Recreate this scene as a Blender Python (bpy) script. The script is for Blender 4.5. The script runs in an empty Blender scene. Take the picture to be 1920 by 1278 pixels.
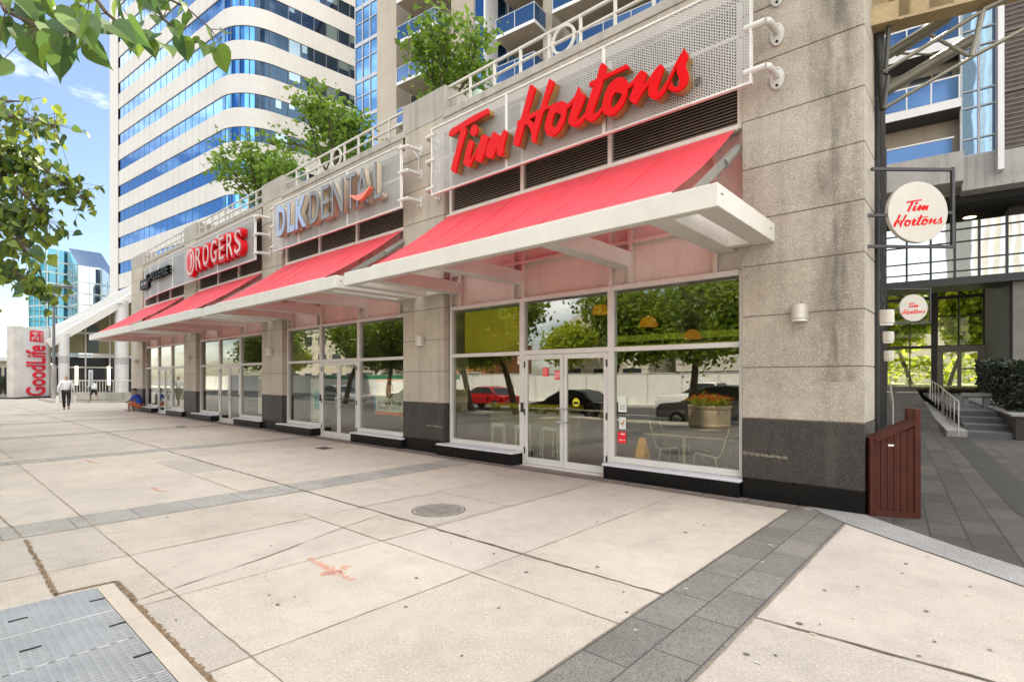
import bpy, bmesh, math, random
from mathutils import Vector, Matrix, noise
R=math.radians; PI=math.pi
random.seed(11)
SC=bpy.context.scene; COL=SC.collection
# ---------------------------------------------------------------- camera
YAW=R(41.7); FPX=1000.0; HOR=708.0; EYE=1.65
cd=bpy.data.cameras.new('camera'); cam=bpy.data.objects.new('camera',cd); COL.objects.link(cam)
cam.location=(0,0,EYE); cam.rotation_euler=(R(90),0,YAW)
cd.sensor_width=36; cd.lens=36*FPX/1920; cd.shift_y=(HOR-639)/1920.0; cd.clip_start=.05; cd.clip_end=3000
SC.camera=cam
SC.view_settings.view_transform='Standard'; SC.view_settings.look='None'
SC.view_settings.exposure=1.48; SC.view_settings.gamma=1.0
SC.view_settings.use_white_balance=True; SC.view_settings.white_balance_temperature=7050; SC.view_settings.white_balance_tint=9
SC.render.resolution_x=1024; SC.render.resolution_y=681
SC.cycles.max_bounces=8; SC.cycles.transparent_max_bounces=14; SC.cycles.diffuse_bounces=3; SC.cycles.glossy_bounces=4
SC.cycles.sample_clamp_indirect=4; SC.cycles.use_denoising=True; SC.cycles.caustics_reflective=False; SC.cycles.caustics_refractive=False
# ---------------------------------------------------------------- sky and sun
SUN=Vector((-.12,.60,.79)).normalized()
w=bpy.data.worlds.new('World'); SC.world=w; w.use_nodes=True
nt=w.node_tree; nt.nodes.clear()
def N(t,k,**a):
    n=t.nodes.new(k)
    for q,v in a.items(): setattr(n,q,v)
    return n
sky=N(nt,'ShaderNodeTexSky',sky_type='NISHITA',sun_disc=False,sun_elevation=math.asin(SUN.z),sun_rotation=math.atan2(SUN.x,SUN.y),air_density=1.0,dust_density=.6,ozone_density=1.6)
tc=N(nt,'ShaderNodeTexCoord'); mp=N(nt,'ShaderNodeMapping'); mp.inputs['Scale'].default_value=(1,1,2.6)
n1=N(nt,'ShaderNodeTexNoise'); n1.inputs['Scale'].default_value=2.3; n1.inputs['Detail'].default_value=9; n1.inputs['Roughness'].default_value=.55
rp=N(nt,'ShaderNodeValToRGB'); rp.color_ramp.elements[0].position=.46; rp.color_ramp.elements[1].position=.62
sx=N(nt,'ShaderNodeSeparateXYZ'); mr=N(nt,'ShaderNodeMapRange'); mr.inputs[1].default_value=-.2; mr.inputs[2].default_value=.0
mm=N(nt,'ShaderNodeMath',operation='MULTIPLY'); mx=N(nt,'ShaderNodeMixRGB'); mx.inputs[2].default_value=(15.5,15.8,16.4,1)
bg=N(nt,'ShaderNodeBackground'); bg.inputs['Strength'].default_value=.085; wo=N(nt,'ShaderNodeOutputWorld')
L=nt.links.new
L(tc.outputs['Generated'],mp.inputs[0]); L(mp.outputs[0],n1.inputs[0]); L(tc.outputs['Generated'],sx.inputs[0]); L(sx.outputs[2],mr.inputs[0])
b1=N(nt,'ShaderNodeMath',operation='MULTIPLY_ADD'); b2=N(nt,'ShaderNodeMath',operation='MULTIPLY_ADD'); b1.inputs[1].default_value=.10; b2.inputs[1].default_value=.07
L(sx.outputs[0],b1.inputs[0]); L(n1.outputs[0],b1.inputs[2]); L(sx.outputs[2],b2.inputs[0]); L(b1.outputs[0],b2.inputs[2]); L(b2.outputs[0],rp.inputs[0])
L(rp.outputs[0],mm.inputs[0]); L(mr.outputs[0],mm.inputs[1]); L(mm.outputs[0],mx.inputs[0]); L(sky.outputs[0],mx.inputs[1]); L(mx.outputs[0],bg.inputs[0]); L(bg.outputs[0],wo.inputs[0])
sl=bpy.data.lights.new('sun','SUN'); sl.energy=4.2; sl.angle=R(.5); sl.color=(1,.95,.86)
so=bpy.data.objects.new('sun',sl); COL.objects.link(so); so.rotation_euler=SUN.to_track_quat('Z','Y').to_euler()
# ---------------------------------------------------------------- measuring: a photograph pixel seen on a known plane
_s,_c=math.sin(YAW),math.cos(YAW)
def ray(x,y):
    u=(x-960)/FPX; return (_c*u-_s,_s*u+_c,-(y-HOR)/FPX)
def atY(x,y,Y): r=ray(x,y); t=Y/r[1]; return Vector((r[0]*t,Y,EYE+r[2]*t))
def atZ(x,y,Z=0.0): r=ray(x,y); t=(Z-EYE)/r[2]; return Vector((r[0]*t,r[1]*t,Z))
def dep(x,y,d):
    l=(x-960)/FPX*d; return Vector((l*_c-d*_s,l*_s+d*_c,EYE-(y-HOR)/FPX*d))
# ---------------------------------------------------------------- mesh helpers
class MB:
    def __init__(s): s.v=[]; s.f=[]
    def add(s,vs,fs):
        o=len(s.v); s.v+=[tuple(v) for v in vs]; s.f+=[tuple(i+o for i in f) for f in fs]; return s
    def box(s,x0,x1,y0,y1,z0,z1,M=None):
        v=[Vector(p) for p in ((x0,y0,z0),(x1,y0,z0),(x1,y1,z0),(x0,y1,z0),(x0,y0,z1),(x1,y0,z1),(x1,y1,z1),(x0,y1,z1))]
        if M is not None: v=[M@p for p in v]
        return s.add(v,[(3,2,1,0),(4,5,6,7),(0,1,5,4),(1,2,6,5),(2,3,7,6),(3,0,4,7)])
    def tube(s,p0,p1,r0,r1=None,n=10,caps=True):
        p0,p1=Vector(p0),Vector(p1); r1=r0 if r1 is None else r1; d=p1-p0
        if d.length<1e-6: return s
        d.normalize(); a=d.orthogonal().normalized(); b=d.cross(a); vs=[]
        for p,r in ((p0,r0),(p1,r1)):
            for i in range(n):
                t=2*PI*i/n; vs.append(p+a*(r*math.cos(t))+b*(r*math.sin(t)))
        fs=[(i,(i+1)%n,n+(i+1)%n,n+i) for i in range(n)]
        if caps: fs+=[tuple(range(n-1,-1,-1)),tuple(range(n,2*n))]
        return s.add(vs,fs)
    def path(s,pts,r,n=8):
        for a,b in zip(pts[:-1],pts[1:]): s.tube(a,b,r,r,n)
        return s
    def bar(s,p0,p1,w,h,up=(0,0,1)):
        p0,p1=Vector(p0),Vector(p1); d=(p1-p0).normalized(); up=Vector(up)
        a=d.cross(up)
        if a.length<1e-4: a=d.orthogonal()
        a.normalize(); b=a.cross(d).normalized(); vs=[]
        for p in (p0,p1):
            for i,j in ((-1,-1),(1,-1),(1,1),(-1,1)): vs.append(p+a*(w/2*i)+b*(h/2*j))
        return s.add(vs,[(0,1,2,3),(7,6,5,4),(0,4,5,1),(1,5,6,2),(2,6,7,3),(3,7,4,0)])
    def prism(s,pts,z0,z1,M=None):
        n=len(pts); v=[Vector((p[0],p[1],z0)) for p in pts]+[Vector((p[0],p[1],z1)) for p in pts]
        if M is not None: v=[M@p for p in v]
        return s.add(v,[tuple(range(n-1,-1,-1)),tuple(range(n,2*n))]+[(i,(i+1)%n,n+(i+1)%n,n+i) for i in range(n)])
    def lathe(s,prof,c=(0,0,0),n=20):
        c=Vector(c); vs=[]
        for r,z in prof:
            for i in range(n): vs.append(c+Vector((r*math.cos(2*PI*i/n),r*math.sin(2*PI*i/n),z)))
        fs=[]
        for k in range(len(prof)-1):
            for i in range(n): fs.append((k*n+i,k*n+(i+1)%n,(k+1)*n+(i+1)%n,(k+1)*n+i))
        return s.add(vs,fs+[tuple(range(n-1,-1,-1)),tuple(range((len(prof)-1)*n,len(prof)*n))])
    def quad(s,a,b,c,d): return s.add([a,b,c,d],[(0,1,2,3)])
    def build(s,name,mat,parent=None,bevel=0,smooth=False,seg=1):
        if not s.v: return None
        me=bpy.data.meshes.new(name); off=wloc(parent)
        me.from_pydata([(v[0]-off[0],v[1]-off[1],v[2]-off[2]) for v in s.v],[],s.f); me.materials.append(mat)
        if bevel or smooth:
            bm=bmesh.new(); bm.from_mesh(me)
            if bevel:
                bmesh.ops.remove_doubles(bm,verts=bm.verts,dist=1e-5)
                es=[e for e in bm.edges if len(e.link_faces)==2 and e.calc_face_angle(0)>.5]
                bmesh.ops.bevel(bm,geom=es,offset=bevel,segments=seg,affect='EDGES',profile=.5,clamp_overlap=True)
            if smooth:
                bmesh.ops.remove_doubles(bm,verts=bm.verts,dist=1e-5)
                for f in bm.faces: f.smooth=True
                for e in bm.edges:
                    if len(e.link_faces)==2 and e.calc_face_angle(0)>.7: e.smooth=False
            bm.to_mesh(me); bm.free()
        o=bpy.data.objects.new(name,me); COL.objects.link(o)
        if parent is not None: o.parent=parent
        return o
LOCAL=set()
def wloc(p):
    v=Vector((0,0,0))
    while p is not None:
        if p.name in LOCAL: return v
        v=v+Vector(p.location); p=p.parent
    return v
def tag(o,label=None,cat=None,group=None,kind=None):
    if label: o['label']=label
    if cat: o['category']=cat
    if group: o['group']=group
    if kind: o['kind']=kind
    return o
def thing(name,label,cat,loc=(0,0,0),group=None,rz=0,local=False):
    """an Empty at a thing's base; local=True: its parts are drawn round its own origin"""
    o=bpy.data.objects.new(name,None); COL.objects.link(o); o.location=loc; o.rotation_euler=(0,0,rz); o.empty_display_size=.2
    if local: LOCAL.add(o.name)
    return tag(o,label,cat,group)
def struct(o): o['kind']='structure'; return o
def copy_tree(o,loc=None,rz=None,label=None,parent=None,sc=None):
    c=o.copy(); COL.objects.link(c); c.parent=parent
    if loc is not None: c.location=loc
    if rz is not None: c.rotation_euler=(0,0,rz)
    if sc is not None: c.scale=(sc,sc,sc) if not hasattr(sc,'__len__') else sc
    if label: c['label']=label
    for ch in o.children: copy_tree(ch,parent=c)
    return c
# ---------------------------------------------------------------- materials
MC={}
def pm(name,col,rough=.6,metal=0,var=.12,scale=1.3,speck=0,sscale=170,speckcol=(.03,.03,.03),speck2=None,bump=0,bscale=60,spec=.5,streak=0,trans=0,streakcol=None,sheen=0,blot=0):
    if name in MC: return MC[name]
    m=bpy.data.materials.new(name); m.use_nodes=True; t=m.node_tree; b=t.nodes['Principled BSDF']; out=t.nodes['Material Output']; l=t.links.new
    geo=N(t,'ShaderNodeNewGeometry'); c=None
    rgb=N(t,'ShaderNodeRGB'); rgb.outputs[0].default_value=(*col,1); c=rgb.outputs[0]
    if var:
        for sc,am in ((scale,var),(scale*9,var*.6)):
            n=N(t,'ShaderNodeTexNoise'); n.inputs['Scale'].default_value=sc; n.inputs['Detail'].default_value=5; l(geo.outputs['Position'],n.inputs[0])
            mr=N(t,'ShaderNodeMapRange'); mr.inputs[1].default_value=.3; mr.inputs[2].default_value=.7; mr.inputs[3].default_value=1-am; mr.inputs[4].default_value=1+am; l(n.outputs[0],mr.inputs[0])
            mu=N(t,'ShaderNodeMixRGB',blend_type='MULTIPLY'); mu.inputs[0].default_value=1; l(c,mu.inputs[1]); l(mr.outputs[0],mu.inputs[2]); c=mu.outputs[0]
    if blot:
        n=N(t,'ShaderNodeTexNoise'); n.inputs['Scale'].default_value=1.7; n.inputs['Detail'].default_value=8; n.inputs['Roughness'].default_value=.65; l(geo.outputs['Position'],n.inputs[0])
        r=N(t,'ShaderNodeValToRGB'); r.color_ramp.elements[0].position=.50; r.color_ramp.elements[1].position=.78; l(n.outputs[0],r.inputs[0])
        f=N(t,'ShaderNodeMath',operation='MULTIPLY'); f.inputs[1].default_value=blot; l(r.outputs[0],f.inputs[0])
        mu=N(t,'ShaderNodeMixRGB'); l(f.outputs[0],mu.inputs[0]); l(c,mu.inputs[1]); mu.inputs[2].default_value=(*(x*.5 for x in col),1); c=mu.outputs[0]
    if streak:
        mp=N(t,'ShaderNodeMapping'); mp.inputs['Scale'].default_value=(3.2,3.2,.22); l(geo.outputs['Position'],mp.inputs[0])
        n=N(t,'ShaderNodeTexNoise'); n.inputs['Scale'].default_value=1.6; n.inputs['Detail'].default_value=6; l(mp.outputs[0],n.inputs[0])
        r=N(t,'ShaderNodeValToRGB'); r.color_ramp.elements[0].position=.52; r.color_ramp.elements[1].position=.72; l(n.outputs[0],r.inputs[0])
        f=N(t,'ShaderNodeMath',operation='MULTIPLY'); f.inputs[1].default_value=streak; l(r.outputs[0],f.inputs[0])
        mu=N(t,'ShaderNodeMixRGB'); l(f.outputs[0],mu.inputs[0]); l(c,mu.inputs[1]); mu.inputs[2].default_value=(*(streakcol or tuple(x*.35 for x in col)),1); c=mu.outputs[0]
    if speck:
        for k,(sc,colr) in enumerate(((sscale,speckcol),(sscale*.73,speck2 or speckcol))):
            n=N(t,'ShaderNodeTexNoise'); n.inputs['Scale'].default_value=sc; n.inputs['Detail'].default_value=2; l(geo.outputs['Position'],n.inputs[0])
            r=N(t,'ShaderNodeValToRGB'); r.color_ramp.elements[0].position=.56; r.color_ramp.elements[1].position=.64; l(n.outputs[0],r.inputs[0])
            f=N(t,'ShaderNodeMath',operation='MULTIPLY'); f.inputs[1].default_value=speck; l(r.outputs[0],f.inputs[0])
            mu=N(t,'ShaderNodeMixRGB'); l(f.outputs[0],mu.inputs[0]); l(c,mu.inputs[1]); mu.inputs[2].default_value=(*colr,1); c=mu.outputs[0]
    l(c,b.inputs['Base Color']); b.inputs['Roughness'].default_value=rough; b.inputs['Metallic'].default_value=metal; b.inputs['Specular IOR Level'].default_value=spec
    if sheen: b.inputs['Sheen Weight'].default_value=sheen; b.inputs['Sheen Roughness'].default_value=.35; b.inputs['Sheen Tint'].default_value=(1,.55,.55,1)
    if rough>.12:
        n=N(t,'ShaderNodeTexNoise'); n.inputs['Scale'].default_value=7; l(geo.outputs['Position'],n.inputs[0])
        mr=N(t,'ShaderNodeMapRange'); mr.inputs[3].default_value=max(.03,rough-.12); mr.inputs[4].default_value=min(1,rough+.12); l(n.outputs[0],mr.inputs[0]); l(mr.outputs[0],b.inputs['Roughness'])
    if bump:
        n=N(t,'ShaderNodeTexNoise'); n.inputs['Scale'].default_value=bscale; n.inputs['Detail'].default_value=4; l(geo.outputs['Position'],n.inputs[0])
        bp=N(t,'ShaderNodeBump'); bp.inputs['Strength'].default_value=bump; bp.inputs['Distance'].default_value=.01; l(n.outputs[0],bp.inputs['Height']); l(bp.outputs[0],b.inputs['Normal'])
    if trans:
        tr=N(t,'ShaderNodeBsdfTranslucent'); l(c,tr.inputs[0]); ms=N(t,'ShaderNodeMixShader'); ms.inputs[0].default_value=trans
        l(b.outputs[0],ms.inputs[1]); l(tr.outputs[0],ms.inputs[2]); l(ms.outputs[0],out.inputs[0])
    MC[name]=m; return m
def glass(name,tint=(.86,.88,.82),f0=.10,wave=.0,wscale=.7,refl=(1,1,1)):
    if name in MC: return MC[name]
    m=bpy.data.materials.new(name); m.use_nodes=True; t=m.node_tree; t.nodes.clear(); l=t.links.new
    o=N(t,'ShaderNodeOutputMaterial'); ms=N(t,'ShaderNodeMixShader'); tr=N(t,'ShaderNodeBsdfTransparent'); gl=N(t,'ShaderNodeBsdfGlossy'); lw=N(t,'ShaderNodeLayerWeight'); lw.inputs[0].default_value=.5; pw=N(t,'ShaderNodeMath',operation='POWER'); pw.inputs[1].default_value=4.5; fr=N(t,'ShaderNodeMapRange'); l(lw.outputs['Facing'],pw.inputs[0]); l(pw.outputs[0],fr.inputs[0]); fr.inputs[3].default_value=f0; fr.inputs[4].default_value=.95
    tr.inputs[0].default_value=(*tint,1); gl.inputs[0].default_value=(*refl,1); gl.inputs['Roughness'].default_value=0
    geo=N(t,'ShaderNodeNewGeometry')
    if wave:
        n=N(t,'ShaderNodeTexNoise'); n.inputs['Scale'].default_value=wscale; n.inputs['Detail'].default_value=1; l(geo.outputs['Position'],n.inputs[0])
        bp=N(t,'ShaderNodeBump'); bp.inputs['Strength'].default_value=wave; bp.inputs['Distance'].default_value=.02; l(n.outputs[0],bp.inputs['Height']); l(bp.outputs[0],gl.inputs['Normal'])
    l(fr.outputs[0],ms.inputs[0]); l(tr.outputs[0],ms.inputs[1]); l(gl.outputs[0],ms.inputs[2]); l(ms.outputs[0],o.inputs[0]); MC[name]=m; return m
def mirror(name,col,rough=.02,wave=.06,wscale=.5,metal=1.0):
    m=pm(name,col,rough,metal,var=0)
    t=m.node_tree; l=t.links.new; b=t.nodes['Principled BSDF']; geo=N(t,'ShaderNodeNewGeometry')
    n=N(t,'ShaderNodeTexNoise'); n.inputs['Scale'].default_value=wscale; n.inputs['Detail'].default_value=1; l(geo.outputs['Position'],n.inputs[0])
    bp=N(t,'ShaderNodeBump'); bp.inputs['Strength'].default_value=wave; bp.inputs['Distance'].default_value=.05; l(n.outputs[0],bp.inputs['Height']); l(bp.outputs[0],b.inputs['Normal']); return m
def emis(name,col,st):
    m=bpy.data.materials.new(name); m.use_nodes=True; b=m.node_tree.nodes['Principled BSDF']; b.inputs['Base Color'].default_value=(*col,1); b.inputs['Emission Color'].default_value=(*col,1); b.inputs['Emission Strength'].default_value=st; return m
def leafmat(name,c0,c1,trans=.45):
    m=bpy.data.materials.new(name); m.use_nodes=True; t=m.node_tree; b=t.nodes['Principled BSDF']; out=t.nodes['Material Output']; l=t.links.new
    g=N(t,'ShaderNodeNewGeometry'); r=N(t,'ShaderNodeValToRGB'); r.color_ramp.elements[0].color=(*c0,1); r.color_ramp.elements[1].color=(*c1,1)
    l(g.outputs['Random Per Island'],r.inputs[0]); l(r.outputs[0],b.inputs['Base Color']); b.inputs['Roughness'].default_value=.42
    tr=N(t,'ShaderNodeBsdfTranslucent'); hs=N(t,'ShaderNodeHueSaturation'); hs.inputs['Value'].default_value=1.7; hs.inputs['Hue'].default_value=.48; l(r.outputs[0],hs.inputs['Color']); l(hs.outputs[0],tr.inputs[0])
    ms=N(t,'ShaderNodeMixShader'); ms.inputs[0].default_value=trans; l(b.outputs[0],ms.inputs[1]); l(tr.outputs[0],ms.inputs[2]); l(ms.outputs[0],out.inputs[0]); return m
def perforated(name,col,p=.04,r=.31):
    m=pm(name,col,.45,.0,var=.08,scale=2); t=m.node_tree; l=t.links.new; b=t.nodes['Principled BSDF']; out=t.nodes['Material Output']
    g=N(t,'ShaderNodeNewGeometry'); s=N(t,'ShaderNodeSeparateXYZ'); l(g.outputs['Position'],s.inputs[0]); ds=[]
    def mth(op,a,bv):
        n=N(t,'ShaderNodeMath',operation=op); l(a,n.inputs[0])
        if isinstance(bv,(int,float)): n.inputs[1].default_value=bv
        else: l(bv,n.inputs[1])
        return n.outputs[0]
    for off in (0,.5):
        xs=mth('SUBTRACT',mth('FRACT',mth('ADD',mth('MULTIPLY',s.outputs[0],1/(p*1.732)),off),0),.5)
        zs=mth('SUBTRACT',mth('FRACT',mth('ADD',mth('MULTIPLY',s.outputs[2],1/p),off),0),.5)
        xx=mth('MULTIPLY',xs,1.732); ds.append(mth('ADD',mth('MULTIPLY',xx,xx),mth('MULTIPLY',zs,zs)))
    h=mth('LESS_THAN',mth('MINIMUM',ds[0],ds[1]),r*r)
    tr=N(t,'ShaderNodeBsdfTransparent'); ms=N(t,'ShaderNodeMixShader'); l(h,ms.inputs[0]); l(b.outputs[0],ms.inputs[1]); l(tr.outputs[0],ms.inputs[2]); l(ms.outputs[0],out.inputs[0]); return m
def bricks(name,c1,c2,mortar,bw,bh,ms=.012,rough=.8,rot=0,off=.5,speck=.25,bump=.4):
    m=pm(name,c1,rough,var=.15,scale=2,speck=speck,sscale=120); t=m.node_tree; l=t.links.new; b=t.nodes['Principled BSDF']; g=N(t,'ShaderNodeNewGeometry')
    mp=N(t,'ShaderNodeMapping'); mp.inputs['Rotation'].default_value=(0,0,rot); l(g.outputs['Position'],mp.inputs[0])
    bt=N(t,'ShaderNodeTexBrick'); bt.inputs['Scale'].default_value=1; bt.inputs['Brick Width'].default_value=bw; bt.inputs['Row Height'].default_value=bh; bt.inputs['Mortar Size'].default_value=ms; bt.offset=off
    src=b.inputs['Base Color'].links[0].from_socket; mu=N(t,'ShaderNodeMixRGB',blend_type='MULTIPLY'); mu.inputs[0].default_value=1
    bt.inputs['Color1'].default_value=(1,1,1,1); bt.inputs['Color2'].default_value=(*[a/max(.001,q) for a,q in zip(c2,c1)],1); bt.inputs['Mortar'].default_value=(*[a/max(.001,q) for a,q in zip(mortar,c1)],1)
    l(mp.outputs[0],bt.inputs[0]); l(src,mu.inputs[1]); l(bt.outputs[0],mu.inputs[2]); l(mu.outputs[0],b.inputs['Base Color']); return m
# ---------------------------------------------------------------- lettering
def to_mesh_obj(cu,name,mat,parent,M):
    tmp=bpy.data.objects.new('tmp',cu); COL.objects.link(tmp); dg=bpy.context.evaluated_depsgraph_get(); dg.update()
    me=bpy.data.meshes.new_from_object(tmp.evaluated_get(dg)); bpy.data.objects.remove(tmp); bpy.data.curves.remove(cu)
    off=wloc(parent)
    for v in me.vertices: v.co=(M@v.co)-off
    me.name=name; me.materials.clear(); me.materials.append(mat)
    o=bpy.data.objects.new(name,me); COL.objects.link(o)
    if parent is not None: o.parent=parent
    return o
def text(s,name,mat,parent,o,ux,uy,w=None,h=None,ext=.004,fat=0,shear=0,spacing=1,align='C',bevel=0):
    """lettering in the plane spanned by ux (reading direction) and uy (up), centred on o, fitted to w and/or h"""
    cu=bpy.data.curves.new('t','FONT'); cu.body=s; cu.size=1; cu.extrude=0; cu.offset=fat; cu.shear=shear; cu.space_character=spacing; cu.resolution_u=4; cu.space_line=.9
    cu.align_x='CENTER'
    tmp=bpy.data.objects.new('tmp',cu); COL.objects.link(tmp); dg=bpy.context.evaluated_depsgraph_get(); dg.update()
    me=bpy.data.meshes.new_from_object(tmp.evaluated_get(dg)); bpy.data.objects.remove(tmp)
    xs=[v.co.x for v in me.vertices]; ys=[v.co.y for v in me.vertices]; x0,x1,y0,y1=min(xs),max(xs),min(ys),max(ys); bpy.data.meshes.remove(me)
    sxx=(w/(x1-x0)) if w else None; syy=(h/(y1-y0)) if h else None; sxx=sxx or syy; syy=syy or sxx
    ux=Vector(ux).normalized(); uy=Vector(uy).normalized(); n=ux.cross(uy); cu.extrude=ext/2
    if bevel: cu.bevel_depth=bevel
    M=Matrix(((ux.x*sxx,uy.x*syy,n.x,0),(ux.y*sxx,uy.y*syy,n.y,0),(ux.z*sxx,uy.z*syy,n.z,0),(0,0,0,1)))
    M=Matrix.Translation(Vector(o)+n*(ext/2))@M@Matrix.Translation((-(x0+x1)/2,-(y0+y1)/2,0))
    return to_mesh_obj(cu,name,mat,parent,M)
def outline(loops,name,mat,parent,M,ext,bevel=0,smooth=True):
    cu=bpy.data.curves.new('t','CURVE'); cu.dimensions='2D'; cu.fill_mode='BOTH'; cu.extrude=ext/2; cu.bevel_depth=bevel; cu.resolution_u=3
    for lp in loops:
        sp=cu.splines.new('BEZIER' if smooth else 'POLY')
        if smooth:
            sp.bezier_points.add(len(lp)-1); n=len(lp)
            for i,p in enumerate(lp):
                bp=sp.bezier_points[i]; a=Vector(lp[i-1]); q=Vector(p); c=Vector(lp[(i+1)%n]); bp.co=(*q,0)
                d1=(q-a); d2=(c-q)
                if d1.angle(d2,0)>1.0: bp.handle_left=(*(q-d1*.3),0); bp.handle_right=(*(q+d2*.3),0)
                else:
                    tn=(d1.normalized()+d2.normalized()).normalized(); bp.handle_left=(*(q-tn*d1.length*.33),0); bp.handle_right=(*(q+tn*d2.length*.33),0)
        else:
            sp.points.add(len(lp)-1)
            for i,p in enumerate(lp): sp.points[i].co=(*p,0,1)
        sp.use_cyclic_u=True
    return to_mesh_obj(cu,name,mat,parent,M)
FACE=Matrix(((1,0,0,0),(0,0,-1,0),(0,1,0,0),(0,0,0,1)))   # local x,y -> world X,Z; local z -> towards the street
# ================================================================ materials in use
m_walk=pm('sidewalk concrete',(.455,.405,.355),.85,blot=.45,var=.10,scale=.6,speck=.5,sscale=80,speckcol=(.24,.20,.165),speck2=(.56,.50,.44),bump=.35,bscale=120)
m_joint=pm('joint',(.24,.19,.14),.95,var=.3,scale=14)
m_rust=pm('rusty joint filler',(.19,.13,.075),.95,var=.45,scale=14,bump=.8,bscale=60)
m_gum=pm('gum',(.13,.115,.10),.8)
m_strip=bricks('granite paver strip',(.215,.20,.18),(.165,.155,.14),(.07,.065,.06),.6,.305,ms=.006,rot=R(90),speck=.55); m_strip_skylit=bricks('skylit granite paver strip',(.37,.35,.32),(.31,.295,.27),(.15,.14,.12),.6,.62,ms=.006,rot=R(90),speck=.35)  # second strip is a lighter copy: sky light on it put into the colour
m_pave=bricks('passage pavers',(.075,.066,.058),(.040,.036,.033),(.020,.019,.018),.62,.31,ms=.010,rot=R(-96.1))
m_lite=pm('pale granite',(.25,.245,.24),.8,speck=.6,sscale=130,speckcol=(.12,.12,.13),speck2=(.62,.63,.66))
m_dkstrip=pm('dark kerb stone',(.03,.028,.027),.8,speck=.3)
m_asph=pm('asphalt',(.055,.055,.057),.9,speck=.3,sscale=90,speckcol=(.1,.1,.1))
m_conc=pm('exposed aggregate',(.405,.36,.305),.88,var=.15,scale=.9,speck=.65,sscale=76,speckcol=(.15,.12,.085),speck2=(.58,.54,.47),bump=.6,bscale=85,streak=.28)
m_concs=pm('smooth precast',(.46,.41,.34),.85,var=.10,scale=1.2,speck=.2,sscale=90,speckcol=(.25,.22,.18),streak=.35,bump=.1)
m_cap=pm('grey planter concrete',(.40,.37,.335),.85,var=.12,scale=1.5,streak=.45,bump=.15)
m_gran=pm('dark granite',(.040,.036,.032),.5,spec=.3,var=.2,scale=1.2,speck=.5,sscale=120,speckcol=(.02,.02,.02),speck2=(.17,.16,.15),streak=.25,streakcol=(.14,.13,.12))
m_blk=pm('black granite',(.005,.005,.005),.3,spec=.18,var=.3,scale=3,speck=.25,sscale=200,speckcol=(.03,.03,.03))
m_alu=pm('white painted aluminium',(.60,.595,.57),.42,var=.05,scale=3)
m_sill=pm('sill metal',(.62,.64,.69),.38,var=.06,scale=4)
m_can=pm('cream painted steel',(.66,.635,.585),.45,var=.05,scale=2,streak=.10,streakcol=(.4,.36,.28))
m_pan=pm('cream wall panel',(.60,.545,.49),.6,var=.08,scale=2,streak=.15)
m_awn=pm('red awning fabric',(.97,.04,.075),.5,var=.09,scale=1.1,blot=.22,bump=.15,bscale=240,trans=.25,spec=.5,sheen=.45)
m_perf=perforated('perforated white panel',(.47,.465,.445))
m_perf2=perforated('perforated grey panel',(.36,.36,.355),r=.27)
m_frame=pm('panel edge',(.70,.69,.66),.45)
m_louv=pm('brown louvre',(.40,.31,.25),.5,var=.1)
m_lback=pm('louvre void',(.02,.016,.014),.8)
m_red=pm('glossy red sign face',(.66,.002,.004),.35,var=.03,scale=5,spec=.12)
m_redside=pm('bronze sign return',(.36,.20,.075),.35,metal=.3,var=.08)
m_rail=pm('white railing paint',(.58,.555,.51),.5,var=.06)
m_lamp=pm('beige lamp housing',(.52,.48,.42),.4,metal=.2,var=.06)
m_glass=glass('shop glass',f0=.135,wave=.05,wscale=.9)
m_glass2=glass('shop glass grazing',f0=.12,wave=.10,wscale=.8)
m_hole=pm('dark hole',(.01,.01,.01),.9)
m_steel=pm('stainless steel',(.6,.6,.6),.25,metal=1,var=.05)
m_wood=pm('red brown stained wood',(.060,.013,.007),.6,spec=.25,var=.25,scale=4,streak=.35,streakcol=(.07,.015,.008))
m_dkmetal=pm('black steel',(.02,.02,.022),.45)
m_white=pm('white plastic',(.75,.75,.73),.45)
PITCH=7.6; P=7.62
# ================================================================ ground
g=MB(); g.box(-900,900,-700,1100,-.6,-.42); struct(g.build('ground',pm('far ground',(.16,.155,.14),.95,var=.3,scale=.05)))
g=MB(); g.box(-320,160,-17,-3.35,-.41,-.35); road=struct(g.build('road',m_asph))
g=MB()
for i in range(34): g.box(-130+i*6,-127+i*6,-7.15,-7.03,-.349,-.346)
for y in (-10.3,): 
    for i in range(34): g.box(-130+i*6,-127+i*6,y-.06,y+.06,-.349,-.346)
g.build('lane_marking',pm('road paint',(.75,.75,.72),.7),road)
g=MB(); g.box(-140,-1.845,-3.2,22,-.5,0); g.box(-1.845,30,-3.2,22,-.5,-.001)
side=struct(g.build('sidewalk',m_walk))
g=MB(); g.box(-140,30,-3.36,-3.2,-.5,.005); struct(g.build('kerb',pm('kerb concrete',(.42,.40,.37),.85,var=.15)))
g=MB(); g.box(-320,160,-22,-17,-.5,-.2); struct(g.build('far_sidewalk',pm('far sidewalk concrete',(.45,.42,.38),.85)))
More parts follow.
